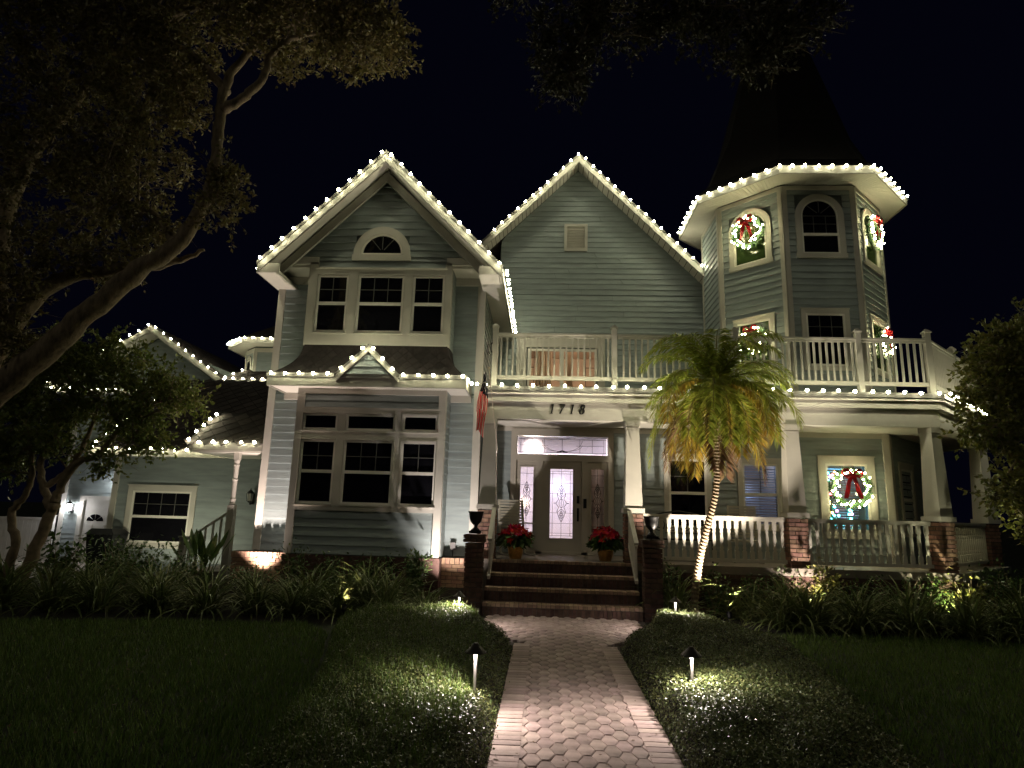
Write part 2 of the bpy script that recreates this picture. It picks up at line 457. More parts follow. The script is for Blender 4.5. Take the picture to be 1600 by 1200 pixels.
def window(fr, g0, g1, z0, z1, cas=.10, casb=None, grid=(2,2), mid=True, pane='darkpane', casing=True, sashw=.045, bars=True):
    """double-hung window: casing (the part) > sash, two panes, grille"""
    casb = cas if casb is None else casb
    a0, a1, b0, b1 = g0-sashw, g1+sashw, z0-sashw, z1+sashw
    mb = MB()
    if casing:
        mb.fbox(fr, a0-cas, a0, b0-casb, b1+cas, -.004, .046)
        mb.fbox(fr, a1, a1+cas, b0-casb, b1+cas, -.004, .046)
        mb.fbox(fr, a0, a1, b1, b1+cas, -.004, .0455)
        mb.fbox(fr, a0, a1, b0-casb, b0, -.004, .0455)
        mb.fbox(fr, a0-cas-.015, a1+cas+.015, b1+cas, b1+cas+.022, -.004, .062)
    else:
        mb.fbox(fr, a0-.012, a0, b0-.012, b1+.012, .0, .062); mb.fbox(fr, a1, a1+.012, b0-.012, b1+.012, .0, .062)
        mb.fbox(fr, a0, a1, b1, b1+.012, .0, .0615); mb.fbox(fr, a0-.02, a1+.02, b0-.03, b0-.012, .0, .075)
        mb.fbox(fr, a0, a1, b0-.012, b0, .0, .0615)
    w = part(mb, 'window', M['trim'])
    sh = MB()
    zm = (z0+z1)/2
    sh.fbox(fr, a0, g0, b0, b1, -.002, .034); sh.fbox(fr, g1, a1, b0, b1, -.002, .034)
    sh.fbox(fr, g0, g1, z1, b1, -.002, .0335); sh.fbox(fr, g0, g1, b0, z0, -.002, .0335)
    if mid: sh.fbox(fr, g0, g1, zm-.03, zm+.03, .0, .040)
    sh.build('sash', M['sash'], w)
    if mid:
        for (q0, q1) in ((z0, zm-.03), (zm+.03, z1)):
            p = MB(); p.fbox(fr, g0, g1, q0, q1, .002, .010); p.build('pane', M[pane], w)
        if bars:
            gb = MB(); grille_bars(gb, fr, g0, g1, zm+.03, z1, grid[0], grid[1]); gb.build('grille', M['grille'], w)
    else:
        p = MB(); p.fbox(fr, g0, g1, z0, z1, .002, .010); p.build('pane', M[pane], w)
        if bars and grid != (1,1):
            gb = MB(); grille_bars(gb, fr, g0, g1, z0, z1, *grid); gb.build('grille', M['grille'], w)
    return w

def arch_pts(c, r, z0, zs, n=18, a0=0.0, a1=math.pi):
    return [(c + r*math.cos(a0+(a1-a0)*i/n), zs + r*math.sin(a0+(a1-a0)*i/n)) for i in range(n+1)]

def arch_window(fr, c, r, z0, zs, cw=.13, pane='darkpane', fan=True, mid=True, half=False):
    """round-headed window; c centre, r glass radius, z0 glass bottom, zs spring line"""
    w = MB(); R0, R1 = r+.035, r+.035+cw; n = 18
    zb = (z0-.035) if not half else zs-.03
    inner = arch_pts(c, R0, 0, zs); outer = arch_pts(c, R1, 0, zs)
    P = fr.p
    for i in range(n):
        q = [inner[i], outer[i], outer[i+1], inner[i+1]]
        w.fpoly(fr, q, -.004, .05)
    w.fbox(fr, c+R0, c+R1, zb, zs, -.004, .05); w.fbox(fr, c-R1, c-R0, zb, zs, -.004, .05)
    w.fbox(fr, c-R1-.02, c+R1+.02, zb-cw*.8, zb, -.004, .06)
    wo = part(w, 'window', M['trim'])
    s = MB()
    for i in range(n):
        a, b = arch_pts(c, r, 0, zs), arch_pts(c, R0, 0, zs)
        s.fpoly(fr, [a[i], b[i], b[i+1], a[i+1]], -.002, .035)
    if not half:
        s.fbox(fr, c-R0, c-r, zb, zs, -.002, .035); s.fbox(fr, c+r, c+R0, zb, zs, -.002, .035)
        s.fbox(fr, c-r, c+r, zb, z0, -.002, .034)
        if mid: s.fbox(fr, c-r, c+r, (z0+zs)/2-.04, (z0+zs)/2+.02, 0, .04)
    else: s.fbox(fr, c-r, c+r, zs-.03, zs+.012, -.002, .034)
    s.build('sash', M['sash'], wo)
    p = MB(); p.fpoly(fr, ([(c-r, z0), (c+r, z0)] if not half else []) + arch_pts(c, r, 0, zs), .002, .010)
    p.build('pane', M[pane], wo)
    if fan:
        g = MB()
        for k in ((.25,.5,.75) if not half else (.3,.5,.7)):
            a = math.pi*k
            x0, zz0, x1, zz1 = c+.06*math.cos(a), zs+.04+.06*math.sin(a), c+r*math.cos(a), zs+r*math.sin(a)
            g.beam(P(x0,zz0,.016), P(x1,zz1,.016), .014, .008, fr.n)
        if not half:
            g.fbox(fr, c-r, c+r, zs+.0, zs+.014, .012, .02); g.fbox(fr, c-r, c+r, zs-.2, zs-.186, .012, .02)
            for x in (c-r*.36, c+r*.36): g.fbox(fr, x-.007, x+.007, (z0+zs)/2+.02, zs, .012, .0205)
        g.build('grille', M['grille'], wo)
    return wo

def diamond_shingles(parent, o, u, v, poly, w=.215, h=.30, limit=0, mt='shingle'):
    """diamond shingles over a roof plane; o origin, u along eave, v up slope, poly = outline in (u,v)"""
    o = Vector(o); u = Vector(u).normalized(); v = Vector(v).normalized(); n = u.cross(v).normalized()
    if n.z < 0: n = -n
    def inside(a, b):
        c = False; j = len(poly)-1
        for i in range(len(poly)):
            xi, yi = poly[i]; xj, yj = poly[j]
            if (yi > b) != (yj > b) and a < (xj-xi)*(b-yi)/(yj-yi)+xi: c = not c
            j = i
        return c
    us = [p[0] for p in poly]; vs = [p[1] for p in poly]
    prof = [(0,-.5,.020),(.5,0,.012),(0,.5,.004),(-.5,0,.012)]
    g = .965
    base = [Vector((a*w*g, b*h*g, c)) for a, b, c in prof] + [Vector((a*w*g, b*h*g, -.002)) for a, b, c in prof]
    faces = [(0,1,2,3),(0,4,5,1),(3,7,4,0)]
    me = bpy.data.meshes.new('shingle'); me.from_pydata(base, [], faces); me.materials.append(M['shingle1']); me.update()
    spots = []
    j = 0; b = min(vs)
    while b < max(vs):
        a = min(us) + (w/2 if j % 2 else 0)
        while a < max(us):
            if inside(a, b): spots.append((a, b))
            a += w
        b += h/2; j += 1
    big = MB()
    rot = Matrix((u, v, n)).transposed().to_4x4()
    for i, (a, b) in enumerate(spots):
        if i < limit:
            ob = bpy.data.objects.new('shingle', me); col.objects.link(ob); ob.parent = parent
            ob.matrix_basis = Matrix.Translation(o + u*a + v*b) @ rot
        else:
            big.add([o + u*(a+q.x) + v*(b+q.y) + n*q.z for q in base], faces)
    if big.v:
        s = big.build('shingles', M[mt], parent); s['kind'] = 'stuff'

def slab(name, pts, t=.09, mt='deck'):
    """roof plane: polygon pts (upper side) with thickness"""
    p = [Vector(q) for q in pts]; n = (p[1]-p[0]).cross(p[2]-p[0]).normalized()
    if n.z < 0: n = -n
    mb = MB(); k = len(p)
    mb.add(p + [q - n*t for q in p], [tuple(range(k)), tuple(range(2*k-1, k-1, -1))] + [(i, (i+1)%k, k+(i+1)%k, k+i) for i in range(k)])
    return part(mb, name, M[mt])

# ------------------------------------------------------------------ front wing (bay wing) : X -5.76..-1.31, wall Y 13.0, bay Y 12.4
WX0, WX1, WY, BY = -5.76, -1.31, 13.0, 12.40
BX0, BX1 = -4.90, -1.93
fw, fb = front(WY), front(BY)
w1 = core(fw, WX0, WX1, 0.0, 6.55)
for (a, b) in ((WX0+.13, BX0), (BX1, WX1-.13)):
    siding(w1, fw, lambda z, a=a, b=b: (a, b), 0.80, 4.02)
    siding(w1, fw, lambda z, a=a, b=b: (a, b), 4.06, 6.46)
# corner boards (front and returning face)
cb = MB()
cb.box(WX0-.02, WX0+.13, WY-.045, WY+.10, .80, 6.46); part(cb, 'corner_board', M['trim'])
cb = MB(); cb.box(WX1-.13, WX1+.025, WY-.045, WY+.10, .80, 6.46); part(cb, 'corner_board', M['trim'])
# side walls of the wing
fs_r = Fr((WX1, WY+.10, 0), (0,1,0), (1,0,0))
w2 = core(fs_r, .02, 4.1, 0.8, 6.5)
siding(w2, fs_r, lambda z: (.0, 4.1), 4.06, 6.44)
fs_l = Fr((WX0, 20.0, 0), (0,-1,0), (-1,0,0))
w3 = core(fs_l, 0.0, 6.9, 0.0, 6.5)
siding(w3, fs_l, lambda z: (0.0, 6.9), 0.5, 6.44, single=False)
# bay body, ground floor and upper floor
bay = MB(); bay.box(BX0+.02, BX1-.02, BY+.012, WY-.02, .78, 4.10); bay.box(BX0+.02, BX1-.02, BY+.012, WY-.02, 4.10, 6.72)
bo = part(bay, 'bay_wall', M['core'])
# lower bay: framed trim grid (all trim butted)
LZ0, LZ1 = 1.61, 4.02
lw = dict(L=(-4.71,-4.10), C=(-3.85,-2.95), R=(-2.72,-2.11))
tz = (3.21, 3.45); mz = (1.78, 2.93); pz = (3.63, 3.88)
rects = [(BX0,-4.755,.80,LZ1), (-2.065,BX1,.80,LZ1), (-4.755,-2.065,LZ0,1.735), (-4.755,-2.065,2.975,3.165), (-4.755,-2.065,3.495,3.62), (-4.755,-2.065,3.89,LZ1)]
for a, b in ((-4.055,-3.895), (-2.905,-2.765)):
    rects += [(a,b,1.735,2.975), (a,b,3.165,3.495)]
trim(fb, rects, 'bay_trim', 0.0, .05)
for k in 'LCR':
    a, b = lw[k]
    window(fb, a, b, mz[0], mz[1], casing=False, grid=(3 if k == 'C' else 2, 2))
    window(fb, a, b, tz[0], tz[1], casing=False, mid=False, grid=(1,1))
siding(bo, fb, lambda z: (-4.755,-2.065), pz[0]-.005, pz[1]+.01, e=.13)
siding(bo, fb, lambda z: (-4.755,-2.065), .80, LZ0, e=.165)
# bay side cheeks (right one is seen)
fbr = Fr((BX1, BY, 0), (0,1,0), (1,0,0)); fbl = Fr((BX0, WY, 0), (0,-1,0), (-1,0,0))
for f_ in (fbr, fbl):
    mb = MB(); mb.fbox(f_, -.045 if f_ is fbr else .0, .10 if f_ is fbr else .645, .80, 4.02, -.02, .006) if f_ is fbr else mb.fbox(f_, .5, .645, .80, 4.02, -.02, .006)
    part(mb, 'bay_trim', M['trim'])
    siding(bo, f_, (lambda z: (.105, .58)) if f_ is fbr else (lambda z: (.02, .49)), .80, 4.02, single=False, thick=.014)
    siding(bo, f_, (lambda z: (.105, .58)) if f_ is fbr else (lambda z: (.02, .49)), 4.9, 6.62, single=False, thick=.014)
    mb = MB(); mb.fbox(f_, -.045, .10, 4.88, 6.70, -.02, .006) if f_ is fbr else mb.fbox(f_, .5, .645, 4.88, 6.70, -.02, .006)
    part(mb, 'bay_trim', M['trim'])
# upper bay windows
uw = dict(L=(-4.67,-4.11), C=(-3.82,-2.95), R=(-2.68,-2.11)); uz = (5.21, 6.35)
rects = [(BX0,-4.715,4.90,6.66), (-2.065,BX1,4.90,6.66), (-4.715,-2.065,4.90,5.165), (-4.715,-2.065,6.395,6.52)]
for a, b in ((-4.065,-3.865), (-2.905,-2.725)): rects.append((a,b,5.165,6.395))
trim(fb, rects, 'bay_trim', 0.0, .05)
trim(fb, [(-4.77,-2.02,6.52,6.545)], 'bay_trim', 0.0, .085)
for k in 'LCR':
    a, b = uw[k]
    window(fb, a, b, uz[0], uz[1], casing=False, grid=(3 if k == 'C' else 2, 2))
# gable face over the bay (plane of the bay), siding with a half-round window
AX, AZ = -3.40, 8.62
def gext(z):
    h = AZ - z; return (AX - h + .02, AX + h - .02)
g0 = gable_core(fb, [(-5.62,6.60),(-5.62,6.62),(AX,AZ+.22),(-1.18,6.62),(-1.18,6.60)], 'wall')
siding(g0, fb, lambda z: (max(gext(z)[0], -4.73), min(gext(z)[1], -2.05)), 6.548, 6.80, single=True)
siding(g0, fb, gext, 6.80, AZ-.05, openings=[(-3.98,-2.86,6.70,7.20),(-3.80,-3.04,7.20,7.34)], single=True)
arch_window(fb, -3.42, .40, 0, 6.87, cw=.16, half=True)
# frieze returns at the gable foot and small soffits beside the bay
trim(fb, [(-5.42,-4.735,6.62,6.78)], 'frieze_board', -.01, .05); trim(fb, [(-2.045,-1.30,6.62,6.78)], 'frieze_board', -.01, .05)
sm = MB(); sm.box(-5.78, BX0-.001, BY-.01, WY+.05, 6.56, 6.615); part(sm, 'soffit', M['soffit'])
sm = MB(); sm.box(BX1+.001, -1.28, BY-.01, WY+.05, 6.56, 6.615); part(sm, 'soffit', M['soffit'])
trim(fw, [(WX0,BX0,6.40,6.56)], 'frieze_board', .0, .055); trim(fw, [(BX1,WX1,6.40,6.56)], 'frieze_board', .0, .055)
# roof of the wing: 45 degree gable, ridge X=AX
RX, RZ, RY0, RY1 = -3.36, 8.97, 11.98, 21.0
EL, ER = (-5.84, 6.50), (-0.87, 6.45)
slab('roof', [(EL[0],RY0,EL[1]),(RX,RY0,RZ),(RX,RY1,RZ),(EL[0],RY1,EL[1])], .10, 'shingle')
slab('roof', [(RX,RY0,RZ),(ER[0],RY0,ER[1]),(ER[0],RY1,ER[1]),(RX,RY1,RZ)], .10, 'shingle')
def rake(a, b, y, depth=.20, th=.035, name='rake_board', drop=.0):
    """sloping fascia board between two (x,z) points in the plane y; face height = depth below the line"""
    mb = MB(); (x0,z0),(x1,z1) = a, b
    f_ = front(y)
    mb.fpoly(f_, [(x0,z0-drop),(x1,z1-drop),(x1,z1-drop-depth*1.35),(x0,z0-drop-depth*1.35)], -.03, th)
    return part(mb, name, M['edge'] if name == 'drip_edge' else M['fasciapaint'])
rake(EL, (RX,RZ), RY0, .17); rake((RX,RZ), ER, RY0, .17)
rake((EL[0]-.01,EL[1]+.01), (RX,RZ+.02), RY0-.035, .055, .02, 'drip_edge'); rake((RX,RZ+.02), (ER[0]+.01,ER[1]+.01), RY0-.035, .055, .02, 'drip_edge')
# second, inner rake board set back under the overhang and sloping soffit between
rake((-5.48,6.55), (AX+.01,8.66), BY-.14, .17, .03, 'frieze_board'); rake((AX+.01,8.66), (-1.28,6.55), BY-.14, .17, .03, 'frieze_board')
for (x0,z0),(x1,z1) in (((EL[0]+.05,EL[1]-.20),(RX,RZ-.24)), ((RX,RZ-.24),(ER[0]-.05,ER[1]-.20))):
    mb = MB(); mb.add([(x0,RY0,z0),(x1,RY0,z1),(x1,BY+.02,z1),(x0,BY+.02,z0),(x0,RY0,z0+.03),(x1,RY0,z1+.03),(x1,BY+.02,z1+.03),(x0,BY+.02,z0+.03)], [(0,3,2,1),(4,5,6,7),(0,1,5,4),(1,2,6,5),(2,3,7,6),(3,0,4,7)])
    part(mb, 'soffit', M['soffit'])
# boxed eave returns at both gable feet, side fascias and side soffits
for s, x0, x1 in ((-1, EL[0]+.02, -5.38), (1, -1.34, ER[0]-.02)):
    mb = MB(); mb.box(x0, x1, RY0+.01, WY+.35, 6.28, 6.33); part(mb, 'soffit', M['soffit'])
    mb = MB(); mb.box(x0+.001, x1-.001, RY0-.02, RY0+.01, 6.285, 6.48 if s < 0 else 6.46); part(mb, 'eave_return', M['trim'])
mb = MB(); mb.box(ER[0]-.03, ER[0]+.012, RY0+.02, 16.9, 6.29, 6.45); part(mb, 'fascia', M['fasciapaint'])
mb = MB(); mb.box(WX1, ER[0]-.031, WY+.36, 17.0, 6.28, 6.325); part(mb, 'soffit', M['soffit'])
mb = MB(); mb.box(EL[0]-.012, EL[0]+.03, RY0+.02, 20.0, 6.29, 6.50); part(mb, 'fascia', M['fasciapaint'])
mb = MB(); mb.box(EL[0]+.031, WX0, WY+.36, 20.0, 6.28, 6.325); part(mb, 'soffit', M['soffit'])
# flared skirt roof between the storeys
SX0, SX1, SY, SZ = -5.42, -1.50, 12.05, 4.22
mb = MB()
K = 9
for k in range(K+1):
    t = k/K; d = (1-t)**2.3; z = SZ + .70*t
    xa, xb, y = BX0 - (BX0-SX0)*d, BX1 + (SX1-BX1)*d, BY - .02 - (BY-.02-SY)*d
    mb.v += [(xa, WY-.01, z), (xa, y, z), (xb, y, z), (xb, WY-.01, z)]
for k in range(K):
    for i in range(3):
        mb.f.append((k*4+i, k*4+i+1, (k+1)*4+i+1, (k+1)*4+i)); mb.mi.append(0)
sk = part(mb, 'skirt_roof', M['skirt'])
# shingle courses on the flare
dm = MB()
for k in range(6):
    t = (k+.3)/6.6; 
    for j in range(int((SX1-SX0)/.22)+1):
        def pt(tt, x):
            d = (1-min(max(tt,0),1))**2.3
            return Vector((x, BY-.02-(BY-.02-SY)*d - .012, SZ+.70*tt + .006))
        d = (1-t)**2.3
        x = SX0 + .05 + j*.22 + (.11 if k % 2 else 0)
        if x < BX0-(BX0-SX0)*d+.1 or x > BX1+(SX1-BX1)*d-.1 or abs(x+3.44) < .52*(1-t*.9): continue
        a, b, c_, e_ = pt(t-.13, x), pt(t, x+.10), pt(t+.13, x), pt(t, x-.10)
        a = a + Vector((0,-.030,.0)); b = b + Vector((0,-.010,0)); e_ = e_ + Vector((0,-.010,0))
        dm.add([a,b,c_,e_], [(0,1,2,3)])
so = dm.build('shingles', M['skirt'], sk); so['kind'] = 'stuff'
mb = MB(); mb.box(SX0, SX1, SY-.03, SY, 3.975, 4.225); part(mb, 'fascia', M['fasciapaint'])
mb = MB(); mb.box(SX0-.012, SX1+.012, SY-.055, SY-.031, 4.15, 4.235); part(mb, 'gutter_lip', M['edge'])
for x0, x1 in ((SX0-.0, SX0+.03), (SX1-.03, SX1)):
    mb = MB(); mb.box(x0, x1, SY+.001, WY-.03, 3.976, 4.224); part(mb, 'fascia', M['fasciapaint'])
mb = MB(); mb.box(SX0+.031, SX1-.031, SY+.001, WY-.05, 4.0, 4.04)
part(mb, 'soffit', M['soffit'])
dent = MB()
for k in range(44):                                   # beaded soffit vents above the bay
    x = -4.05 + k*.047; dent.box(x, x+.022, SY+.20, SY+.27, 3.985, 3.999)
part(dent, 'soffit_vent', M['soffit'])
trim(fw, [(SX0,BX0-.002,3.86,3.995)], 'frieze_board', .03, .075); trim(fw, [(BX1+.01,SX1,3.86,3.995)], 'frieze_board', .03, .075)
# gablet on the skirt fascia
GX, GZ = -3.44, 4.79
fg = front(SY-.035)
gb_ = MB(); gb_.fpoly(fg, [(GX-.50,4.225),(GX+.50,4.225),(GX,4.72)], -.04, -.01); go = part(gb_, 'gablet', M['core'])
siding(go, fg, lambda z: (GX-(4.66-z)*.98, GX+(4.66-z)*.98), 4.228, 4.62, e=.145)
rake((GX-.60,4.20),(GX,GZ), SY-.05, .085); rake((GX,GZ),(GX+.62,4.20), SY-.05, .085)
rake((GX-.63,4.215),(GX,GZ+.03), SY-.085, .03, .02, 'drip_edge'); rake((GX,GZ+.03),(GX+.65,4.215), SY-.085, .03, .02, 'drip_edge')
slab('roof', [(GX-.60,SY-.05,4.20),(GX,SY-.05,GZ),(GX,BY,GZ)], .03, 'shingle'); slab('roof', [(GX,SY-.05,GZ),(GX+.60,SY-.05,4.20),(GX,BY,GZ)], .03, 'shingle')
# brick foundation of the wing: header course on top, stretchers below (single bricks)
def brick_row(parent, fr, s0, s1, z0, h, L, d0, d1, mt, off=0.0, gap=.011):
    s = s0 - off
    while s < s1 - .02:
        a, b = max(s, s0), min(s + L - gap, s1)
        if b - a > .02:
            q = MB(); j = rnd.uniform(-.003, .004)
            q.fbox(fr, a, b, z0, z0+h-gap, d0, d1+j); q.build('brick', M[mt], parent)
        s += L
def brick_base(x0, x1, y0, y1, zt, singles):
    mb = MB(); mb.box(x0+.008, x1-.008, y0+.016, y1, -.1, zt-.004); o = part(mb, 'brick_foundation', M['mortar'])
    f_ = front(y0)
    for (a, b) in singles:
        brick_row(o, f_, a, b, zt-.125, .125, .092, -.10, .022, 'tanbrick', gap=.014)
        for r in range(6):
            brick_row(o, f_, a, b, zt-.125-.072*(r+1), .072, .222, -.10, .0, 'tanbrick', off=.111*(r % 2))
    return o
brick_base(WX0-.30, BX0, WY-.30, WY, .79, [(WX0-.30, BX0)])
brick_base(BX1, WX1+.10, WY-.30, WY, .79, [(BX1, WX1+.10)])
bf = MB(); bf.box(BX0-.02, BX1+.02, BY-.05, BY+.3, -.1, .78); part(bf, 'brick_foundation', M['brickstuff'])

# ------------------------------------------------------------------ main gable behind the balcony : Y 17.2
GY = 17.2
fgm = front(GY)
GAX, GAZ = 0.885, 11.53
DO = (-0.47, 1.42, 4.10, 6.13)                         # balcony door opening
gm_ext = lambda z: (max(WX1+.02, GAX-(GAZ-z)), min(4.46, GAX+(GAZ-z)))
gw = core(fgm, WX1, 4.5, 3.9, 7.7, openings=[DO])
siding(gw, fgm, lambda z: (WX1+.02, 4.46), 4.08, 7.70, openings=[(DO[0]-.30,DO[1]+.22,3.9,6.42)], single=False)
g2 = gable_core(fgm, [(-1.31,7.70),(4.5,7.70),(GAX+.02+3.6,7.75),(GAX,GAZ+.06),(-1.31,9.2)], 'wall')
siding(g2, fgm, gm_ext, 7.714, 11.50, openings=[(.52,1.14,9.05,9.80)], single=False)
rake((-1.86,9.03),(GAX,11.76), 16.75, .16); rake((GAX,11.76),(4.60,8.02), 16.75, .16)
rake((-1.88,9.05),(GAX,11.80), 16.715, .05, .02, 'drip_edge'); rake((GAX,11.80),(4.62,8.04), 16.715, .05, .02, 'drip_edge')
for (x0,z0),(x1,z1) in (((-1.86,8.81),(GAX,11.54)), ((GAX,11.54),(4.58,7.82))):
    # vented soffit of separate narrow boards across the slope
    mb = MB(); nb = 26
    for k in range(nb):
        a, b = k/nb, (k+.86)/nb
        xa, za, xb, zb = x0+(x1-x0)*a, z0+(z1-z0)*a, x0+(x1-x0)*b, z0+(z1-z0)*b
        mb.hexa([(xa,16.75,za),(xb,16.75,zb),(xb,GY,zb),(xa,GY,za),(xa,16.75,za+.02),(xb,16.75,zb+.02),(xb,GY,zb+.02),(xa,GY,za+.02)])
    part(mb, 'soffit', M['soffit'])
slab('roof', [(-1.86,16.72,9.03),(GAX,16.72,11.76),(GAX,24,11.76),(-1.86,24,9.03)], .10, 'shingle')
slab('roof', [(GAX,16.72,11.76),(4.60,16.72,8.02),(4.60,24,8.02),(GAX,24,11.76)], .10, 'shingle')
# louvred gable vent
vt = MB(); vt.fbox(fgm,.50,.58,9.02,9.84,0,.05); vt.fbox(fgm,1.08,1.16,9.02,9.84,0,.05); vt.fbox(fgm,.58,1.08,9.76,9.84,0,.0495); vt.fbox(fgm,.58,1.08,9.02,9.10,0,.0495)
vo = part(vt, 'gable_vent', M['trim'])
for k in range(13):
    lv = MB(); z = 9.11 + k*.05
    lv.hexa([fgm.p(.58,z,.0),fgm.p(1.08,z,.0),fgm.p(1.08,z,.04),fgm.p(.58,z,.04),fgm.p(.58,z+.052,-.01),fgm.p(1.08,z+.052,-.01),fgm.p(1.08,z+.06,.0),fgm.p(.58,z+.06,.0)]); lv.build('louvre', M['trim'], vo)
# balcony sliding door and the lit room behind it
dr = MB()
for r in ((-.78,-.50,4.06,6.44),(1.45,1.65,4.06,6.44),(-.50,1.45,6.17,6.44)): dr.fbox(fgm, *r, -.02, .05)
do_ = part(dr, 'balcony_door', M['trim'])
for a, b in ((-.47,.475), (.475,1.42)):
    lf = MB(); w_ = .055
    lf.fbox(fgm,a,a+w_,4.10,6.14,-.03,.02); lf.fbox(fgm,b-w_,b,4.10,6.14,-.03,.02); lf.fbox(fgm,a+w_,b-w_,6.07,6.14,-.03,.0195); lf.fbox(fgm,a+w_,b-w_,4.10,4.20,-.03,.0195)
    lf.build('door_frame', M['sash'], do_)
    pn = MB(); pn.fbox(fgm,a+w_,b-w_,4.20,6.07,-.012,-.006); pn.build('pane', M['glass'], do_)
gb = MB()
for x in (-.29, 1.13): gb.fbox(fgm, x-.008, x+.008, 4.2, 6.07, -.03, -.02)
for z in (5.62, 5.1, 4.62):
    for a, b in ((-.41,-.29),(1.13,1.36)): gb.fbox(fgm, a, b, z-.008, z+.008, -.0305, -.0205)
gb.build('grille', M['grille'], do_)
def room(x0, x1, y0, y1, z0, z1, mt='room', name='interior_room'):
    mb = MB(); t = .05
    mb.box(x0-t,x1+t,y1,y1+t,z0-t,z1+t); mb.box(x0-t,x0,y0,y1,z0-t,z1+t); mb.box(x1,x1+t,y0,y1,z0-t,z1+t)
    mb.box(x0,x1,y0,y1,z0-t,z0); mb.box(x0,x1,y0,y1,z1,z1+t)
    return part(mb, name, M[mt])
def point(name, loc, e, c, r=.05, parent=None):
    d = bpy.data.lights.new(name, 'POINT'); d.energy = e; d.color = c; d.shadow_soft_size = r
    o = bpy.data.objects.new(name, d); col.objects.link(o); o.location = loc
    if parent is not None: o.parent = parent
    return o
rm = room(-1.1, 2.0, GY+.145, GY+2.6, 4.06, 6.5)
point('room_light', (.6, GY+1.0, 6.2), 24, (1.0,.72,.48), .1)
cu = MB()                                             # curtains drawn to the sides and a tall cabinet inside
for (a, b) in ((-.26,.20), (.62,.80)):
    n = 28
    for k in range(n):
        t0, t1 = k/n, (k+1)/n
        f0, f1 = .04*math.sin(t0*40), .04*math.sin(t1*40)
        cu.add([(a+(b-a)*t0,GY+.35+f0,4.07),(a+(b-a)*t1,GY+.35+f1,4.07),(a+(b-a)*t1,GY+.35+f1,6.2),(a+(b-a)*t0,GY+.35+f0,6.2)], [(0,1,2,3)])
HP(cu.build('curtain', M['curtain'], None, True))

# ------------------------------------------------------------------ entrance wall under the porch : Y 14.1, X -1.31..7.4
PY = 14.10
fp = front(PY)
PF = 0.83                                              # porch floor height
OPEN_DOOR = (-.56, 1.42, PF, 3.34)
OPEN_BLUE = (4.30, 5.02, 1.55, 2.83)
OPEN_TREE = (6.06, 6.89, 1.50, 2.86)
pw = core(fp, WX1, 7.40, PF, 3.60, openings=[OPEN_DOOR, OPEN_BLUE, OPEN_TREE])
ops = [(-.70,1.55,PF,3.50), (2.63,3.62,1.35,3.00), (4.17,5.15,1.40,2.97), (5.90,7.05,1.35,3.05)]
siding(pw, fp, lambda z: (WX1+.02, 7.28), PF+.01, 3.55, openings=ops)
mb = MB(); mb.fbox(fp, 7.27, 7.41, PF, 3.55, -.01, .045); part(mb, 'corner_board', M['trim'])
f45 = Fr((7.40, PY, 0), (1,1,0), (1,-1,0))             # 45 degree wall of the tower foot
pw2 = core(f45, 0, 2.4, PF, 3.6)
siding(pw2, f45, lambda z: (.13, 2.3), PF+.01, 3.55)
mb = MB(); mb.fbox(f45, -.01, .12, PF, 3.55, -.01, .045); part(mb, 'corner_board', M['trim'])
window(f45, .62, 1.25, 1.55, 2.80, cas=.12, pane='darkpane')
# ordinary windows on the porch
window(fp, 2.76, 3.48, 1.50, 2.86, cas=.10, grid=(2,2))
window(fp, OPEN_BLUE[0]+.03, OPEN_BLUE[1]-.03, OPEN_BLUE[2]+.03, OPEN_BLUE[3]-.03, cas=.10, pane='glass', grid=(2,2))
window(fp, OPEN_TREE[0]+.02, OPEN_TREE[1]-.02, OPEN_TREE[2]+.02, OPEN_TREE[3]-.02, cas=.15, pane='glass', mid=False, grid=(1,1))
def blinds(x0, x1, z0, z1, y):
    o = empty('window_blind', (x0, y, z0), None); HP(o); o.location = (x0, y, z0)
    n = int((z1-z0)/.055)
    me = bpy.data.meshes.new('slat'); me.from_pydata([(0,-.022,-.012),(x1-x0,-.022,-.012),(x1-x0,.022,.012),(0,.022,.012)], [], [(0,1,2,3)]); me.materials.append(M['blind'])
    for k in range(n):
        s = bpy.data.objects.new('slat', me); col.objects.link(s); s.parent = o; s.location = (0, 0, k*.055+.02)
blinds(4.31, 5.01, 1.56, 2.82, PY+.10); blinds(6.07, 6.88, 1.52, 2.85, PY+.42)
room(4.15, 5.15, PY+.145, PY+1.6, 1.3, 3.0)
point('room_light', (4.65, PY+.05+.55, 2.75), 4, (.42,.58,1.0), .05)
point('room_light', (4.5, PY+.022+.035, 2.2), .05, (.35,.5,1.0), .01)
room(5.75, 7.15, PY+.145, PY+1.6, 1.25, 3.05)
point('room_light', (6.5, PY+.28, 2.95), 4.5, (.15,.55,.85), .05)
# fairy lights of the tree standing behind that window
TREE_B = [((.1,.9,1.0),0),((1,.15,.2),1),((.7,.2,1.0),2),((1.0,.6,.15),3),((.2,1.0,.6),4)]
tb = [emit('tree_bulb_%d' % i, c, 14.0) for c, i in TREE_B]
bt = bmesh.new(); bmesh.ops.create_icosphere(bt, subdivisions=1, radius=.027)
tms = []
for m_ in tb:
    me = bpy.data.meshes.new('fairy_bulb'); bt.to_mesh(me); me.materials.append(m_); tms.append(me)
bt.free()
ctree = empty('christmas_tree', (6.22, PY+.30, 1.5)); tag(ctree, 'small lit indoor tree with coloured bulbs behind the porch wreath window', 'christmas tree')
ct = MB()
for k in range(150):
    h = rnd.random(); a = rnd.uniform(0, 6.28); r = .10*(1-h)+.02
    p0 = Vector((0,0,.02+h*1.25)); p1 = p0 + Vector((math.cos(a)*r, math.sin(a)*r*.8, -.05-.05*rnd.random()))
    ct.beam(p0, p1, .02, .012)
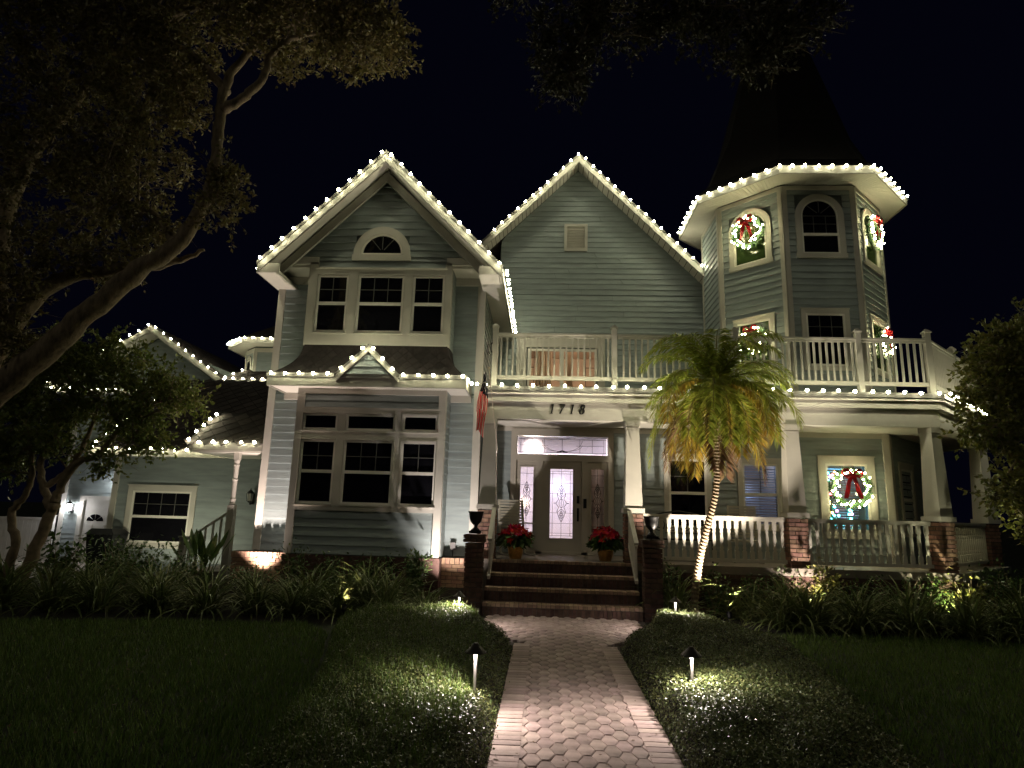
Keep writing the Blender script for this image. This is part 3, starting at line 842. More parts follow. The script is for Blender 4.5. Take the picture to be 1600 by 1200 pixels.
ct.build('branches', M['needle'], ctree)
for k, (x, z) in enumerate([(-.10,1.20),(-.05,1.12),(-.10,1.05),(0,1.16),(.04,1.22),(-.08,.75),(-.11,.55),(0,.48),(.05,.40),(-.06,.36),(-.10,.22),(.02,.20),(.30,.42),(.34,.40),(.30,.33),(.33,.24),(.22,.12),(.06,.30),(.10,.62),(-.02,.30),(.28,.20),(.36,.34)]):
    b = bpy.data.objects.new('fairy_bulb', tms[(k*2 + k//5) % 5 if k < 9 else (0 if k % 3 else (k//3) % 5)]); col.objects.link(b); b.parent = ctree; b.location = (x+.06, -.10 + .02*math.sin(k), z)
# front door unit: frame, transom, sidelights, door leaf
fd = MB()
for r in ((-.70,-.58,PF,3.50),(1.42,1.54,PF,3.50),(-.58,1.42,3.34,3.50),(-.58,1.42,2.80,2.94),(-.13,0.0,PF,2.80),(.85,.98,PF,2.80),(-.58,1.42,PF-.01,PF+.05)):
    fd.fbox(fp, *r, -.10, .05)
fdo = part(fd, 'door_frame', M['doorpaint'])
def leaf(name, s0, s1, z0, z1, g, par_):
    """panel with a glazed opening g=(s0,s1,z0,z1)"""
    mb = MB()
    for r in ((s0,g[0],z0,z1),(g[1],s1,z0,z1),(g[0],g[1],z0,g[2]),(g[0],g[1],g[3],z1)): mb.fbox(fp, *r, -.045, .0)
    o = mb.build(name, M['doorpaint'], par_)
    md = MB(); e = .028
    for r in ((g[0]-e,g[0],g[2]-e,g[3]+e),(g[1],g[1]+e,g[2]-e,g[3]+e),(g[0],g[1],g[3],g[3]+e),(g[0],g[1],g[2]-e,g[2])): md.fbox(fp, *r, .0, .014)
    md.build('moulding', M['doorpaint'], o if par_ is None else par_)
    return o
M['og_door'] = obscure_glass('textured_glass', (.93,.93,.98))
GL = dict(door=(.17,.66,1.16,2.63), left=(-.48,-.20,1.28,2.66), right=(1.06,1.33,1.28,2.64), top=(-.55,1.39,2.965,3.315))
door = leaf('front_door', .0, .85, PF+.05, 2.80, GL['door'], None); HP(door)
for ch in list(door.children): pass
leaf('sidelight', -.58, -.13, PF+.05, 2.80, GL['left'], fdo); leaf('sidelight', .98, 1.42, PF+.05, 2.80, GL['right'], fdo)
def leaded(g, parent, kind):
    p = MB(); p.fbox(fp, *g, -.030, -.022); p.build('leaded_pane', M['og_door'], parent)
    L_ = MB(); d = -.016; w = .007
    a0, a1, z0, z1 = g; W, H = a1-a0, z1-z0; cx, cz = (a0+a1)/2, (z0+z1)/2
    def line(x0, y0, x1, y1, ww=w): L_.beam(fp.p(x0,y0,d), fp.p(x1,y1,d), ww, .006, fp.n)
    if kind == 'top':
        for t in (.03,.97): line(a0+W*t, z0+.02, a0+W*t, z1-.02)
        for z in (z0+.025, z1-.035): line(a0, z, a1, z)
        for t in (.16,.30,.70,.84): line(a0+W*t, z0+.02, a0+W*t, z1-.03)
        line(a0+.05, cz, a0+W*.34, cz); line(a0+W*.66, cz, a1-.05, cz); line(cx, z0+.03, cx, z1-.03, .009)
        for sg in (-1,1):
            for r in (.26,.36):
                q = [(cx+sg*(W*.20 - (W*.20-.04)*(1-math.sin(k/10*math.pi/2)) ), 0) for k in range(11)]
                pts = [(cx+sg*(.05+(W*.2)*math.sin(k/10*math.pi/2)), z0+.05+(r-.12)*(1-math.cos(k/10*math.pi/2))) for k in range(11)]
                for (xa,ya),(xb,yb) in zip(pts, pts[1:]): line(xa, ya, xb, yb)
            for k in range(4): line(cx, z0+.07, cx+sg*(.03+.03*k), z0+.03, .016)
    else:
        if kind == 'door':
            for t in (.11,.89): line(a0+W*t, z0+.05, a0+W*t, z1-.05)
            for z in (z0+.05, z1-.05): line(a0, z, a1, z)
        line(cx, z0, cx, z1)
        for t in (.07,.21,.36,.64,.79,.93) if kind == 'door' else (.10,.3,.72,.9): line(a0, z0+H*t, a1, z0+H*t, .006)
        hw, hh = min(W*.36,.125), H*.27
        def oval(cx_, cz_, rx, rz, n=14, ph=0):
            q = [(cx_+rx*math.sin(2*math.pi*k/n)*abs(math.cos(math.pi*k/n))**.0, cz_+rz*math.cos(2*math.pi*k/n)) for k in range(n+1)]
            for (xa,ya),(xb,yb) in zip(q, q[1:]): line(xa, ya, xb, yb, .010)
        for sg in (-1,1):                              # pointed bevel cluster
            q = [(0,1.0),(.45,.72),(.75,.45),(.45,.22),(.95,.0)]
            for (xa,ya),(xb,yb) in zip(q, q[1:]):
                for vz in (-1,1): line(cx+sg*hw*xa, cz+vz*hh*ya, cx+sg*hw*xb, cz+vz*hh*yb, .011)
            for vz in (-1,1):
                line(cx, cz+vz*hh*.3, cx+sg*hw*.72, cz+vz*hh*.5, .010); line(cx, cz+vz*hh*.5, cx+sg*hw*.5, cz+vz*hh*.72, .009)
                line(cx, cz+vz*hh*.62, cx+sg*hw*.35, cz+vz*hh*.8, .009)
            line(cx+sg*hw*.95, cz, cx+sg*hw*1.3, cz, .014)
        oval(cx, cz, hw*.38, hh*.24); oval(cx, cz+hh*.62, hw*.2, hh*.22); oval(cx, cz-hh*.62, hw*.2, hh*.22)
    L_.build('lead_came', M['black'], parent)
leaded(GL['door'], door, 'door'); leaded(GL['left'], fdo, 'side'); leaded(GL['right'], fdo, 'side'); leaded(GL['top'], fdo, 'top')
hd = MB(); hd.fbox(fp,.745,.80,1.90,2.06,.0,.022); hd.fbox(fp,.752,.793,1.52,1.80,.0,.018); hd.tube([fp.p(.772,1.76,.03),fp.p(.772,1.72,.075),fp.p(.772,1.60,.075),fp.p(.772,1.55,.03)], .013, 6); hd.build('door_handle', M['black'], door)
kp = MB(); kp.fbox(fp,.885,.955,1.80,2.0,.05,.075); kp.fbox(fp,.90,.94,1.82,1.87,.0755,.079); kp.build('doorbell_keypad', M['black'], fdo)
room(-.75, 1.6, PY+.15, PY+3.2, PF-.02, 3.55, 'entry')
hw = MB(); hw.box(.94,.98,PY+.16,PY+1.0,PF,2.88); hw.box(.981,1.6,PY+.96,PY+1.0,PF,2.88); part(hw, 'sidelight_blocker', M['room'])  # added unseen panels that block hall light behind the right sidelight
point('room_light', (-.22, PY+.55, 3.12), 95, (1.0,.80,.70), .22)
point('room_light', (.42, PY+2.0, 2.3), 150, (.78,.74,1.0), .15)
point('room_light', (-.42, PY+.75, 1.9), 150, (1.0,.72,.46), .08)
# ------------------------------------------------------------------ octagonal tower (upper floors), centre (6.30,16.08), side 1.64
TC = Vector((6.30, 16.08, 0)); TIN = 1.98
def oct_fr(k, inr=TIN):
    """face frame k: 0 front, 1 front-right, -1 front-left, -2 left, 2 right"""
    a = k*math.pi/4
    n = Vector((math.sin(a), -math.cos(a), 0)); u = Vector((math.cos(a), math.sin(a), 0))
    return Fr(TC + n*inr, u, n)
TS = TIN*math.tan(math.pi/8)                            # half side
t_core = MB()
ring = [TC + Vector((math.sin(math.pi/8+k*math.pi/4), -math.cos(math.pi/8+k*math.pi/4), 0))*((TIN-.014)/math.cos(math.pi/8)) for k in range(8)]
t_core.add([p + Z*3.9 for p in ring] + [p + Z*9.5 for p in ring], [tuple(range(7,-1,-1)), tuple(range(8,16))] + [(k,(k+1)%8,8+(k+1)%8,8+k) for k in range(8)])
tw = part(t_core, 'tower_wall', M['core'])
for k in range(-2, 3):
    f_ = oct_fr(k)
    if k == 0: o1 = [(5.73-6.30+.02, 6.86-6.30-.02, 7.55, 9.10), (-.55,.47,4.98,6.34)]
    elif abs(k) == 1: o1 = [(-.54,.54,7.55,9.05), (-.50,.52,4.98,6.33)]
    else: o1 = []
    siding(tw, f_, lambda z: (-TS+.09, TS-.09), 4.08, 9.33, openings=o1, single=(k in (0,-1)))
    for sg in (-1, 1):
        mb = MB(); s0, s1 = (sg*TS-.0, sg*(TS-.10)); mb.fbox(f_, min(s0,s1), max(s0,s1), 4.08, 9.36, -.006, .034); part(mb, 'corner_board', M['trim'])
    mb = MB(); mb.fbox(f_, -TS+.101, TS-.101, 9.26, 9.36, -.006, .034); part(mb, 'frieze_board', M['trim'])
M['greenpane'] = mat('green_reflection_pane', (.030,.050,.016), .12, var=.2)  # green reflection painted into the pane colour
arch_window(oct_fr(0), -.005, .385, 7.71, 8.60, cw=.13)
for k in (-1, 1):
    arch_window(oct_fr(k), .0, .37, 7.70, 8.52, cw=.13, pane='greenpane', mid=False)
window(oct_fr(0), -.42, .35, 5.08, 6.20, cas=.10, grid=(3,2))
for k in (-1, 1): window(oct_fr(k), -.36, .36, 5.10, 6.17, cas=.10, pane='greenpane', mid=False, grid=(1,1))
# eave: soffit boards, fascia, spire
EIN = 2.53
def oc(inr, z, k): 
    a = math.pi/8 + k*math.pi/4
    return TC + Vector((math.sin(a), -math.cos(a), 0))*(inr/math.cos(math.pi/8)) + Z*z
for k in range(8):
    A0, A1, B0, B1 = oc(EIN,9.39,k-1), oc(EIN,9.39,k), oc(TIN+.002,9.39,k-1), oc(TIN+.002,9.39,k)
    mb = MB(); nb = 22
    for j in range(nb):
        a, b = j/nb, (j+.88)/nb
        p = [A0.lerp(A1,a), A0.lerp(A1,b), B0.lerp(B1,b), B0.lerp(B1,a)]
        mb.hexa([*p, *[q+Z*.02 for q in p]])
    mb.hexa([A0+Z*.021, A1+Z*.021, B1+Z*.021, B0+Z*.021, A0+Z*.04, A1+Z*.04, B1+Z*.04, B0+Z*.04])
    part(mb, 'soffit', M['soffit'])
    mb = MB(); C0, C1 = oc(EIN+.03,9.37,k-1), oc(EIN+.03,9.37,k)
    mb.hexa([oc(EIN+.001,9.37,k-1), oc(EIN+.001,9.37,k), C1, C0, *[q+Z*.19 for q in (oc(EIN+.001,9.37,k-1), oc(EIN+.001,9.37,k), C1, C0)]])
    part(mb, 'fascia', M['fasciapaint'])
sp = MB()
lv_ = [(EIN+.05, 9.565), (EIN-.35, 9.95), (1.55, 11.4), (.02, 17.2)]
for r, z in lv_: sp.v += [tuple(oc(r, z, k)) for k in range(8)]
for i in range(len(lv_)-1):
    for k in range(8): sp.f.append((i*8+k, i*8+(k+1)%8, (i+1)*8+(k+1)%8, (i+1)*8+k)); sp.mi.append(0)
part(sp, 'spire_roof', M['spire'])

# ------------------------------------------------------------------ porch: floor, deck, beam, columns, railings
# outline of the wraparound: front edge Y 12.0 from X -1.2 to 7.30, then 45 degrees to (9.85,14.6), then back
def outline(off):
    """front outline moved inward by off"""
    k = off*math.tan(math.pi/8)
    return [(-1.22, 12.0+off), (7.34-k, 12.0+off), (9.86-k*1.0-off*.0, 14.52+off-k*.0), ]
def strip(pts_out, pts_in, z0, z1, name, mt):
    mb = MB()
    for i in range(len(pts_out)-1):
        a, b, c_, d = pts_out[i], pts_out[i+1], pts_in[i+1], pts_in[i]
        mb.hexa([(*a,z0),(*b,z0),(*c_,z0),(*d,z0),(*a,z1),(*b,z1),(*c_,z1),(*d,z1)])
    return part(mb, name, M[mt])
def off_line(d):
    """porch edge line at distance d behind the front fascia: three points"""
    t = math.tan(math.pi/8)
    return [(-1.22, 12.0+d), (7.40-d*t, 12.0+d), (10.0-d*t+ (d*0), 14.60+d), (10.0-d*t, 20.0)]
# floor slab with brick face
fl = MB()
P3 = [(-1.25,12.02),(7.38,12.02),(9.95,14.59),(9.95,19.0),(-1.25,19.0)]
fl.add([(*p,.0) for p in P3]+[(*p,PF) for p in P3], [(4,3,2,1,0),(5,6,7,8,9)]+[(i,(i+1)%5,5+(i+1)%5,5+i) for i in range(5)])
part(fl, 'porch_floor', M['porchfloor'])
# painted edge board and brick skirt under the railing
def bricks_stuff(fr, s0, s1, z0, z1, name, L=.215, h=.07, d=.012, parent=None, upright=False, mt='brickstuff'):
    mb = MB(); r = 0; z = z0
    if upright: L, h = .072, z1-z0
    while z < z1-.02:
        s = s0 - (0 if r % 2 else L/2)
        while s < s1-.01:
            a, b = max(s, s0), min(s+L-.010, s1)
            if b-a > .015: mb.fbox(fr, a, b, z, min(z+h-.010, z1), -.05, d+rnd.uniform(-.002,.003))
            s += L
        z += h; r += 1
    o = mb.build(name, M[mt], parent); o['kind'] = 'stuff'
    return o
fpe = front(12.02)
sk_o = MB(); sk_o.box(1.9, 7.37, 11.985, 12.02, .70, .835); sk_o = part(sk_o, 'porch_edge_board', M['porchfloor'])  # dark floor paint on this board stands in for plant shade
sk2 = MB(); sk2.box(1.75, 7.37, 12.0, 12.019, -.05, .70); sk2 = part(sk2, 'porch_skirt', M['mortar'])
bricks_stuff(front(12.0), 1.95, 7.37, .0, .70, 'bricks', parent=sk2, mt='brickstuff')
fpe45 = Fr((7.39,12.01,0), (1,1,0), (1,-1,0))
e45 = MB(); e45.fbox(fpe45, 0, 3.6, .70, .835, -.02, .03); part(e45, 'porch_edge_board', M['trim'])
# beam (three stepped boards), running along the front and round the 45 degree corner
def prof_beam(name, z0, z1, d0, d1, mt='trim'):
    a, b = off_line(d0), off_line(d1)
    return strip(a[:3]+[a[3]], b[:3]+[b[3]], z0, z1, name, mt)
prof_beam('porch_frieze', 3.43, 3.76, .14, .40)
prof_beam('porch_cornice', 3.761, 3.90, .08, .40)
prof_beam('porch_crown', 3.901, 3.955, .03, .40)
prof_beam('porch_fascia', 3.956, 4.045, .0, .40, 'edge')
prof_beam('frieze_bead', 3.735, 3.759, .115, .14)
dk = MB(); PD = [(-1.28,12.41),(7.22,12.41),(9.82,15.0),(9.82,19.0),(-1.28,19.0)]
dk.add([(*p,3.97) for p in PD]+[(*p,4.04) for p in PD], [(4,3,2,1,0),(5,6,7,8,9)]+[(i,(i+1)%5,5+(i+1)%5,5+i) for i in range(5)])
part(dk, 'balcony_deck', M['porchfloor'])
ce = MB(); PC = [(-1.28,12.405),(7.22,12.405),(9.82,15.0),(9.82,19.0),(-1.28,19.0)]
ce.add([(*p,3.55) for p in PC]+[(*p,3.60) for p in PC], [(4,3,2,1,0),(5,6,7,8,9)]+[(i,(i+1)%5,5+(i+1)%5,5+i) for i in range(5)])
part(ce, 'porch_ceiling', M['soffit'])
trim(fp, [(WX1+.02,7.27,3.44,3.55)], 'frieze_board', .0, .03)
# tapered columns on brick piers
def pier(cx, cy, w, z0, z1, rot=0.0, name='brick_pier', mt='brick', mts='brickside'):
    """mortar core with single bricks on the faces"""
    mb = MB(); c_, s_ = math.cos(rot), math.sin(rot)
    def frf(k):
        a = rot + k*math.pi/2
        n = Vector((math.sin(a), -math.cos(a), 0)); u = Vector((math.cos(a), math.sin(a), 0))
        return Fr(Vector((cx,cy,0)) + n*(w/2), u, n)
    h_ = w/2-.022
    cs = [Vector((cx,cy,0)) + Vector((c_*a - s_*b, s_*a + c_*b, 0)) for a, b in ((-h_,-h_),(h_,-h_),(h_,h_),(-h_,h_))]
    mb.hexa([p+Z*z0 for p in cs] + [p+Z*(z1-.01) for p in cs])
    o = part(mb, name, M['mortar'])
    sidebricks = MB()
    h = .077
    n = int(round((z1-z0)/h)); h = (z1-z0)/n
    for k in (0, 1, 3):
        f_ = frf(k)
        for r in range(n):
            L = .215 if w > .25 else .2
            e = .0 if (r + k) % 2 else .055
            if k == 0: brick_row(o, f_, -w/2, w/2, z0+r*h, h, L, -.05, .0, mt, off=.10*((r+k) % 2), gap=.015)
            else:
                s = -w/2 + .012 - .10*((r+k) % 2)
                while s < w/2 - .03:
                    a, b = max(s, -w/2+.012), min(s+L-.015, w/2-.012)
                    if b - a > .02: sidebricks.fbox(f_, a, b, z0+r*h, z0+(r+1)*h-.015, -.05, rnd.uniform(-.003,.003))
                    s += L
    sb_ = sidebricks.build('bricks', M[mts], o); sb_['kind'] = 'stuff'
    return o
def column(cx, cy, rot=0.0, z0=1.72, z1=3.43, wb=.32, wt=.23):
    mb = MB(); c_, s_ = math.cos(rot), math.sin(rot)
    def ring_(h_, z): return [Vector((cx,cy,z)) + Vector((c_*a - s_*b, s_*a + c_*b, 0)) for a, b in ((-h_,-h_),(h_,-h_),(h_,h_),(-h_,h_))]
    mb.hexa(ring_(wb/2, z0+.09) + ring_(wt/2, z1-.10))
    o = part(mb, 'porch_column', M['trim'])
    c1 = MB(); c1.hexa(ring_(wb/2+.035, z0) + ring_(wb/2+.035, z0+.088)); c1.build('column_base', M['trim'], o)
    c2 = MB(); c2.hexa(ring_(wt/2+.022, z1-.099) + ring_(wt/2+.022, z1-.001)); c2.hexa(ring_(wt/2+.01, z1-.15) + ring_(wt/2+.01, z1-.12)); c2.build('column_cap', M['trim'], o)
    return o
COLS = [(-1.02,12.24,0), (1.69,12.24,0), (4.64,12.24,0), (7.22,12.26,math.pi/8), (9.66,14.72,math.pi/8)]
for cx, cy, r in COLS:
    column(cx, cy, r); pier(cx, cy, .34, PF-.25, 1.715, r)
# porch railing with flat turned balusters
def baluster_mesh(h, w=.075, t=.035):
    """sawn flat baluster with turned-looking waist"""
    prof = [(1,0),(1,.20),(.45,.24),(.75,.27),(.75,.30),(.5,.34),(.8,.52),(.5,.66),(.75,.69),(.75,.72),(.45,.75),(1,.79),(1,1)]
    mb = MB(); L_ = [( -w/2*a, h*b) for a, b in prof]; R_ = [(w/2*a, h*b) for a, b in prof]
    n = len(prof); vs = []
    for y in (-t/2, t/2): vs += [(x, y, z) for x, z in L_] + [(x, y, z) for x, z in R_]
    fs = []
    for i in range(n-1):
        fs += [(i, n+i, n+i+1, i+1), (2*n+i, 2*n+i+1, 3*n+i+1, 3*n+i), (i, i+1, 2*n+i+1, 2*n+i), (n+i, 3*n+i, 3*n+i+1, n+i+1)]
    mb.add(vs, fs)
    me = bpy.data.meshes.new('baluster'); me.from_pydata(mb.v, [], mb.f); me.materials.append(M['trim']); me.update()
    return me
BAL = baluster_mesh(.70)
def porch_rail(p0, p1, n):
    p0, p1 = Vector(p0), Vector(p1); d = (p1-p0).normalized(); L = (p1-p0).length
    mb = MB(); mb.beam(p0+Z*1.69, p1+Z*1.69, .085, .05); mb.beam(p0+Z*1.65, p1+Z*1.65, .05, .035); o = part(mb, 'porch_railing', M['trim'])
    b = MB(); b.beam(p0+Z*.925, p1+Z*.925, .055, .06); b.build('bottom_rail', M['trim'], o)
    a = math.atan2(d.y, d.x)
    for k in range(n):
        s = bpy.data.objects.new('baluster', BAL); col.objects.link(s); s.parent = o
        s.location = p0 + d*(L*(k+.5)/n) + Z*.945; s.rotation_euler = (0,0,a)
    return o
porch_rail((1.87,12.24,0), (4.46,12.24,0), 19)
porch_rail((4.82,12.24,0), (7.04,12.25,0), 16)
porch_rail((7.36,12.40,0), (9.52,14.58,0), 20)
# balcony railing with square balusters and capped posts
BM = bpy.data.meshes.new('baluster'); q = MB(); q.box(-.017,.017,-.017,.017,0,.80); BM.from_pydata(q.v, [], q.f); BM.materials.append(M['trim']); BM.update()
PM = bpy.data.meshes.new('post'); q = MB(); q.box(-.052,.052,-.052,.052,0,1.22); q.box(-.07,.07,-.07,.07,1.221,1.25); q.hexa([(-.062,-.062,1.251),(.062,-.062,1.251),(.062,.062,1.251),(-.062,.062,1.251),(-.02,-.02,1.30),(.02,-.02,1.30),(.02,.02,1.30),(-.02,.02,1.30)]); q.box(-.075,.075,-.075,.075,0,.03); PM.from_pydata(q.v, [], q.f); PM.materials.append(M['trim']); PM.update()
def balcony_rail(p0, p1, posts=(True, True), step=.115):
    p0, p1 = Vector(p0), Vector(p1); d = (p1-p0).normalized(); L = (p1-p0).length
    a = math.atan2(d.y, d.x)
    mb = MB(); mb.beam(p0+Z*5.14, p1+Z*5.14, .10, .035); mb.beam(p0+Z*5.098, p1+Z*5.098, .045, .05); o = part(mb, 'balcony_railing', M['trim'])
    b = MB(); b.beam(p0+Z*4.26, p1+Z*4.26, .05, .075); b.build('bottom_rail', M['trim'], o)
    n = max(2, int((L-.12)/step))
    for k in range(n):
        s = bpy.data.objects.new('baluster', BM); col.objects.link(s); s.parent = o; s.location = p0 + d*(.06+(L-.12)*(k+.5)/n) + Z*4.29; s.rotation_euler = (0,0,a)
    for use, p in ((posts[0], p0), (posts[1], p1)):
        if use:
            s = bpy.data.objects.new('post', PM); col.objects.link(s); s.parent = o; s.location = p + Z*4.05; s.rotation_euler = (0,0,a)
BYR = 12.25
balcony_rail((-.98,BYR,0), (1.36,BYR,0)); balcony_rail((1.42,BYR,0), (3.70,BYR,0), (False,True)); balcony_rail((3.76,BYR,0), (6.03,BYR,0), (False,True)); balcony_rail((6.09,BYR,0), (7.33,BYR,0), (False,True))
balcony_rail((7.37,BYR+.05,0), (8.55,BYR+1.22,0), (False,True), .105); balcony_rail((8.59,BYR+1.26,0), (9.75,BYR+2.42,0), (False,True), .105)
balcony_rail((-.98,BYR+.06,0), (-.98,WY,0), (False,False))
# house number 1718 in slanted serif digits
def stroke(mb, fr, pts, ws, d0, d1):
    for i in range(len(pts)-1):
        (x0,z0),(x1,z1) = pts[i], pts[i+1]; w0, w1 = ws[i], ws[i+1]
        dx, dz = x1-x0, z1-z0; l = math.hypot(dx,dz) or 1; nx_, nz_ = -dz/l, dx/l
        mb.fpoly(fr, [(x0-nx_*w0/2,z0-nz_*w0/2),(x1-nx_*w1/2,z1-nz_*w1/2),(x1+nx_*w1/2,z1+nz_*w1/2),(x0+nx_*w0/2,z0+nz_*w0/2)], d0 + i*.0004, d1 + i*.0004)
def digit(ch, cx, zb, h=.185):
    fr = front(12.14); mb = MB()
    def T(x, z): return (cx + x*h + z*h*.22, zb + z*h)
    def S(p, w): stroke(mb, fr, [T(*a) for a in p], [v*h*1.12 for v in w], .002, .016)
    if ch == '1':
        S([(0,.02),(0,.98)], [.13,.13]); S([(-.16,.80),(-.02,.96)], [.03,.09]); S([(-.16,.015),(.16,.015)], [.035,.035])
    elif ch == '7':
        S([(-.26,.95),(.27,.95)], [.11,.11]); S([(.25,.93),(.05,.5),(-.10,.0)], [.05,.10,.14]); S([(-.27,.78),(-.25,.99)], [.02,.06])
    else:
        for cz, r, w in ((.74,.21,.085), (.27,.25,.095)):
            P_ = [(r*.85*math.cos(2*math.pi*k/18), cz + r*1.04*math.sin(2*math.pi*k/18)) for k in range(19)]
            S(P_, [w*(1.0+.6*abs(math.cos(2*math.pi*k/18))) for k in range(19)])
    return part(mb, 'house_number', M['number'])
for ch, x in (('1',.145), ('7',.325), ('1',.525), ('8',.715)): digit(ch, x, 3.545)

# ------------------------------------------------------------------ brick steps
RIS, TRD = PF/4, .345
st = MB()
for k in range(4): st.box(-.95+.001*k, 1.66-.001*k, 10.962+k*TRD, 12.02, RIS*k if k else -.05, RIS*(k+1)-.012-.0008*k)
sto = part(st, 'front_steps', M['mortar'])
for k in range(4):
    f_ = front(10.962+k*TRD)
    bricks_stuff(f_, -.95, 1.66, RIS*k+.004, RIS*(k+1)-.055, 'riser_bricks', parent=sto, upright=True)
    nb = MB(); x = -.95
    while x < 1.655:                                   # rowlock nosing, slightly skewed bricks
        j = rnd.uniform(-.004,.004); z = RIS*(k+1)
        nb.box(x, min(x+.066,1.66), 10.962+k*TRD-.028+j, 10.962+k*TRD+.19, z-.052, z+rnd.uniform(-.003,.003)); x += .075
    o = nb.build('nosing_bricks', M['tanbrickstuff'] if 'tanbrickstuff' in M else M['brickstuff'], sto); o['kind'] = 'stuff'
    if k < 3:
        tb_ = MB(); tb_.box(-.95, 1.66, 10.962+k*TRD+.195, 10.962+(k+1)*TRD-.002, RIS*(k+1)-.02, RIS*(k+1)-.004); o = tb_.build('tread_bricks', M['brickstuff'], sto)
# low brick gate piers at the foot of the steps, with cap courses
for cx in (-1.12, 1.84):
    pier(cx, 11.10, .30, -.02, 1.16, 0.0, 'brick_pier', 'stepbrick', 'brickstuff')
    cp_ = pier(cx, 11.10, .36, 1.165, 1.30, 0.0, 'brick_pier', 'stepbrick', 'brickstuff')
# sloping stair rails
for cx, sg in ((-.88,1), (1.60,-1)):
    mb = MB(); a, b = Vector((cx,11.20,1.20)), Vector((cx,12.12,1.78)); mb.beam(a, b, .075, .05); mb.beam(a-Z*.05, b-Z*.05, .045, .05)
    o = part(mb, 'stair_rail', M['trim'])
    b2 = MB(); b2.beam(a-Z*.62, b-Z*.62, .05, .06); b2.build('bottom_rail', M['trim'], o)
    for k in range(7):
        p = a.lerp(b, (k+.5)/7); s = MB(); s.box(p.x-.018, p.x+.018, p.y-.035, p.y+.035, p.z-.60, p.z-.05); s.build('baluster', M['trim'], o)

# ------------------------------------------------------------------ side annex, side porch, rear garage block, turret
AY = 15.2
fa = front(AY)
aw = core(fa, -10.35, WX0-.02, -.45, 2.82)
siding(aw, fa, lambda z: (-10.22, WX0-.03), .30, 2.78, openings=[(-9.93,-8.28,.62,2.05)])
mb = MB(); mb.fbox(fa, -10.36, -10.22, -.45, 2.78, -.01, .045); part(mb, 'corner_board', M['trim'])
window(fa, -9.78, -8.42, .78, 1.90, cas=.12, grid=(4,2), pane='darkpane')
fal = Fr((-10.35, 22.0, 0), (0,-1,0), (-1,0,0)); w_ = core(fal, 0, 6.8, -.5, 2.9); siding(w_, fal, lambda z: (0,6.8), -.4, 2.8, single=False)
mb = MB(); mb.box(-10.86, WX0-.02, 14.86, 14.90, 2.74, 2.93); part(mb, 'fascia', M['fasciapaint'])
mb = MB(); mb.box(-10.84, WX0-.02, 14.901, AY-.02, 2.76, 2.80); part(mb, 'soffit', M['soffit'])
# annex roof: slope 0.667, shingled in diamonds
SL = .667
rp = slab('roof', [(-10.86,14.86,2.94),(-5.7,14.86,2.94),(-5.7,18.4,2.94+SL*3.54),(-10.86,18.4,2.94+SL*3.54)], .08, 'deck')
vlen = 3.54*math.sqrt(1+SL*SL)
diamond_shingles(rp, (-10.86,14.86,2.945), (1,0,0), (0,1,SL), [(.05,.05),(5.05,.05),(5.05,vlen-.02),(.05,vlen-.02)], w=.36, h=.46, limit=180)
slab('roof', [(-10.86,18.4,2.94+SL*3.54),(-5.7,18.4,2.94+SL*3.54),(-5.7,21.9,2.94),(-10.86,21.9,2.94)], .08, 'shingle')
mb = MB(); f_ = Fr((-10.86,14.86,0),(0,1,0),(-1,0,0)); mb.fpoly(f_, [(0,2.93),(3.54,2.93+SL*3.54),(3.54,2.76+SL*3.54),(0,2.76)], -.03, .012); part(mb, 'rake_board', M['trim'])
# side porch roof with turned post
mb = MB(); mb.box(-7.38, WX0-.021, 13.02, 13.06, 2.77, 2.935); part(mb, 'fascia', M['fasciapaint'])
rs = slab('roof', [(-7.38,13.02,2.94),(WX0-.021,13.02,2.94),(WX0-.021,14.2,2.94+SL*1.18),(-7.38,14.2,2.94+SL*1.18)], .05, 'deck')
diamond_shingles(rs, (-7.38,13.02,2.945), (1,0,0), (0,1,SL), [(.04,.04),(1.58,.04),(1.58,1.40),(.04,1.40)], w=.36, h=.46, limit=60)
slab('roof', [(-7.38,14.2,2.94+SL*1.18),(WX0-.021,14.2,2.94+SL*1.18),(WX0-.021,15.35,2.96),(-7.38,15.35,2.96)], .05, 'shingle')
mb = MB(); mb.box(-7.37, WX0-.022, 13.061, 14.85, 2.74, 2.78); part(mb, 'soffit', M['soffit'])
tp = MB(); tp.box(-6.47,-6.33,13.13,13.27,.2,1.66); tp.lathe([(.05,0),(.066,.03),(.045,.06),(.05,.09),(.062,.12),(.046,.16),(.05,.5),(.062,.52),(.046,.55),(.054,.80),(.064,.82),(.05,.86),(.06,.90),(.06,.93)], (-6.40,13.20,1.66), 12); tp.box(-6.455,-6.345,13.145,13.255,2.59,2.76)
part(tp, 'turned_post', M['trim'], False)
sr = MB(); a, b = Vector((-6.50,13.2,1.48)), Vector((-7.30,13.2,.93)); sr.beam(a, b, .05, .04); sro = part(sr, 'stair_rail', M['trim'])
for k in range(5):
    p = a.lerp(b, (k+.6)/5.2); s = MB(); s.box(p.x-.016,p.x+.016,13.18,13.22,p.z-.75,p.z-.02); s.build('baluster', M['trim'], sro)
np_ = MB(); np_.box(-7.40,-7.28,13.14,13.26,.0,.98); np_.box(-7.42,-7.26,13.12,13.28,.981,1.01); part(np_, 'newel_post', M['trim'])
ss = MB(); ss.box(-7.3,WX0-.03,13.3,15.15,-.05,.32); part(ss, 'side_porch_floor', M['porchfloor'])
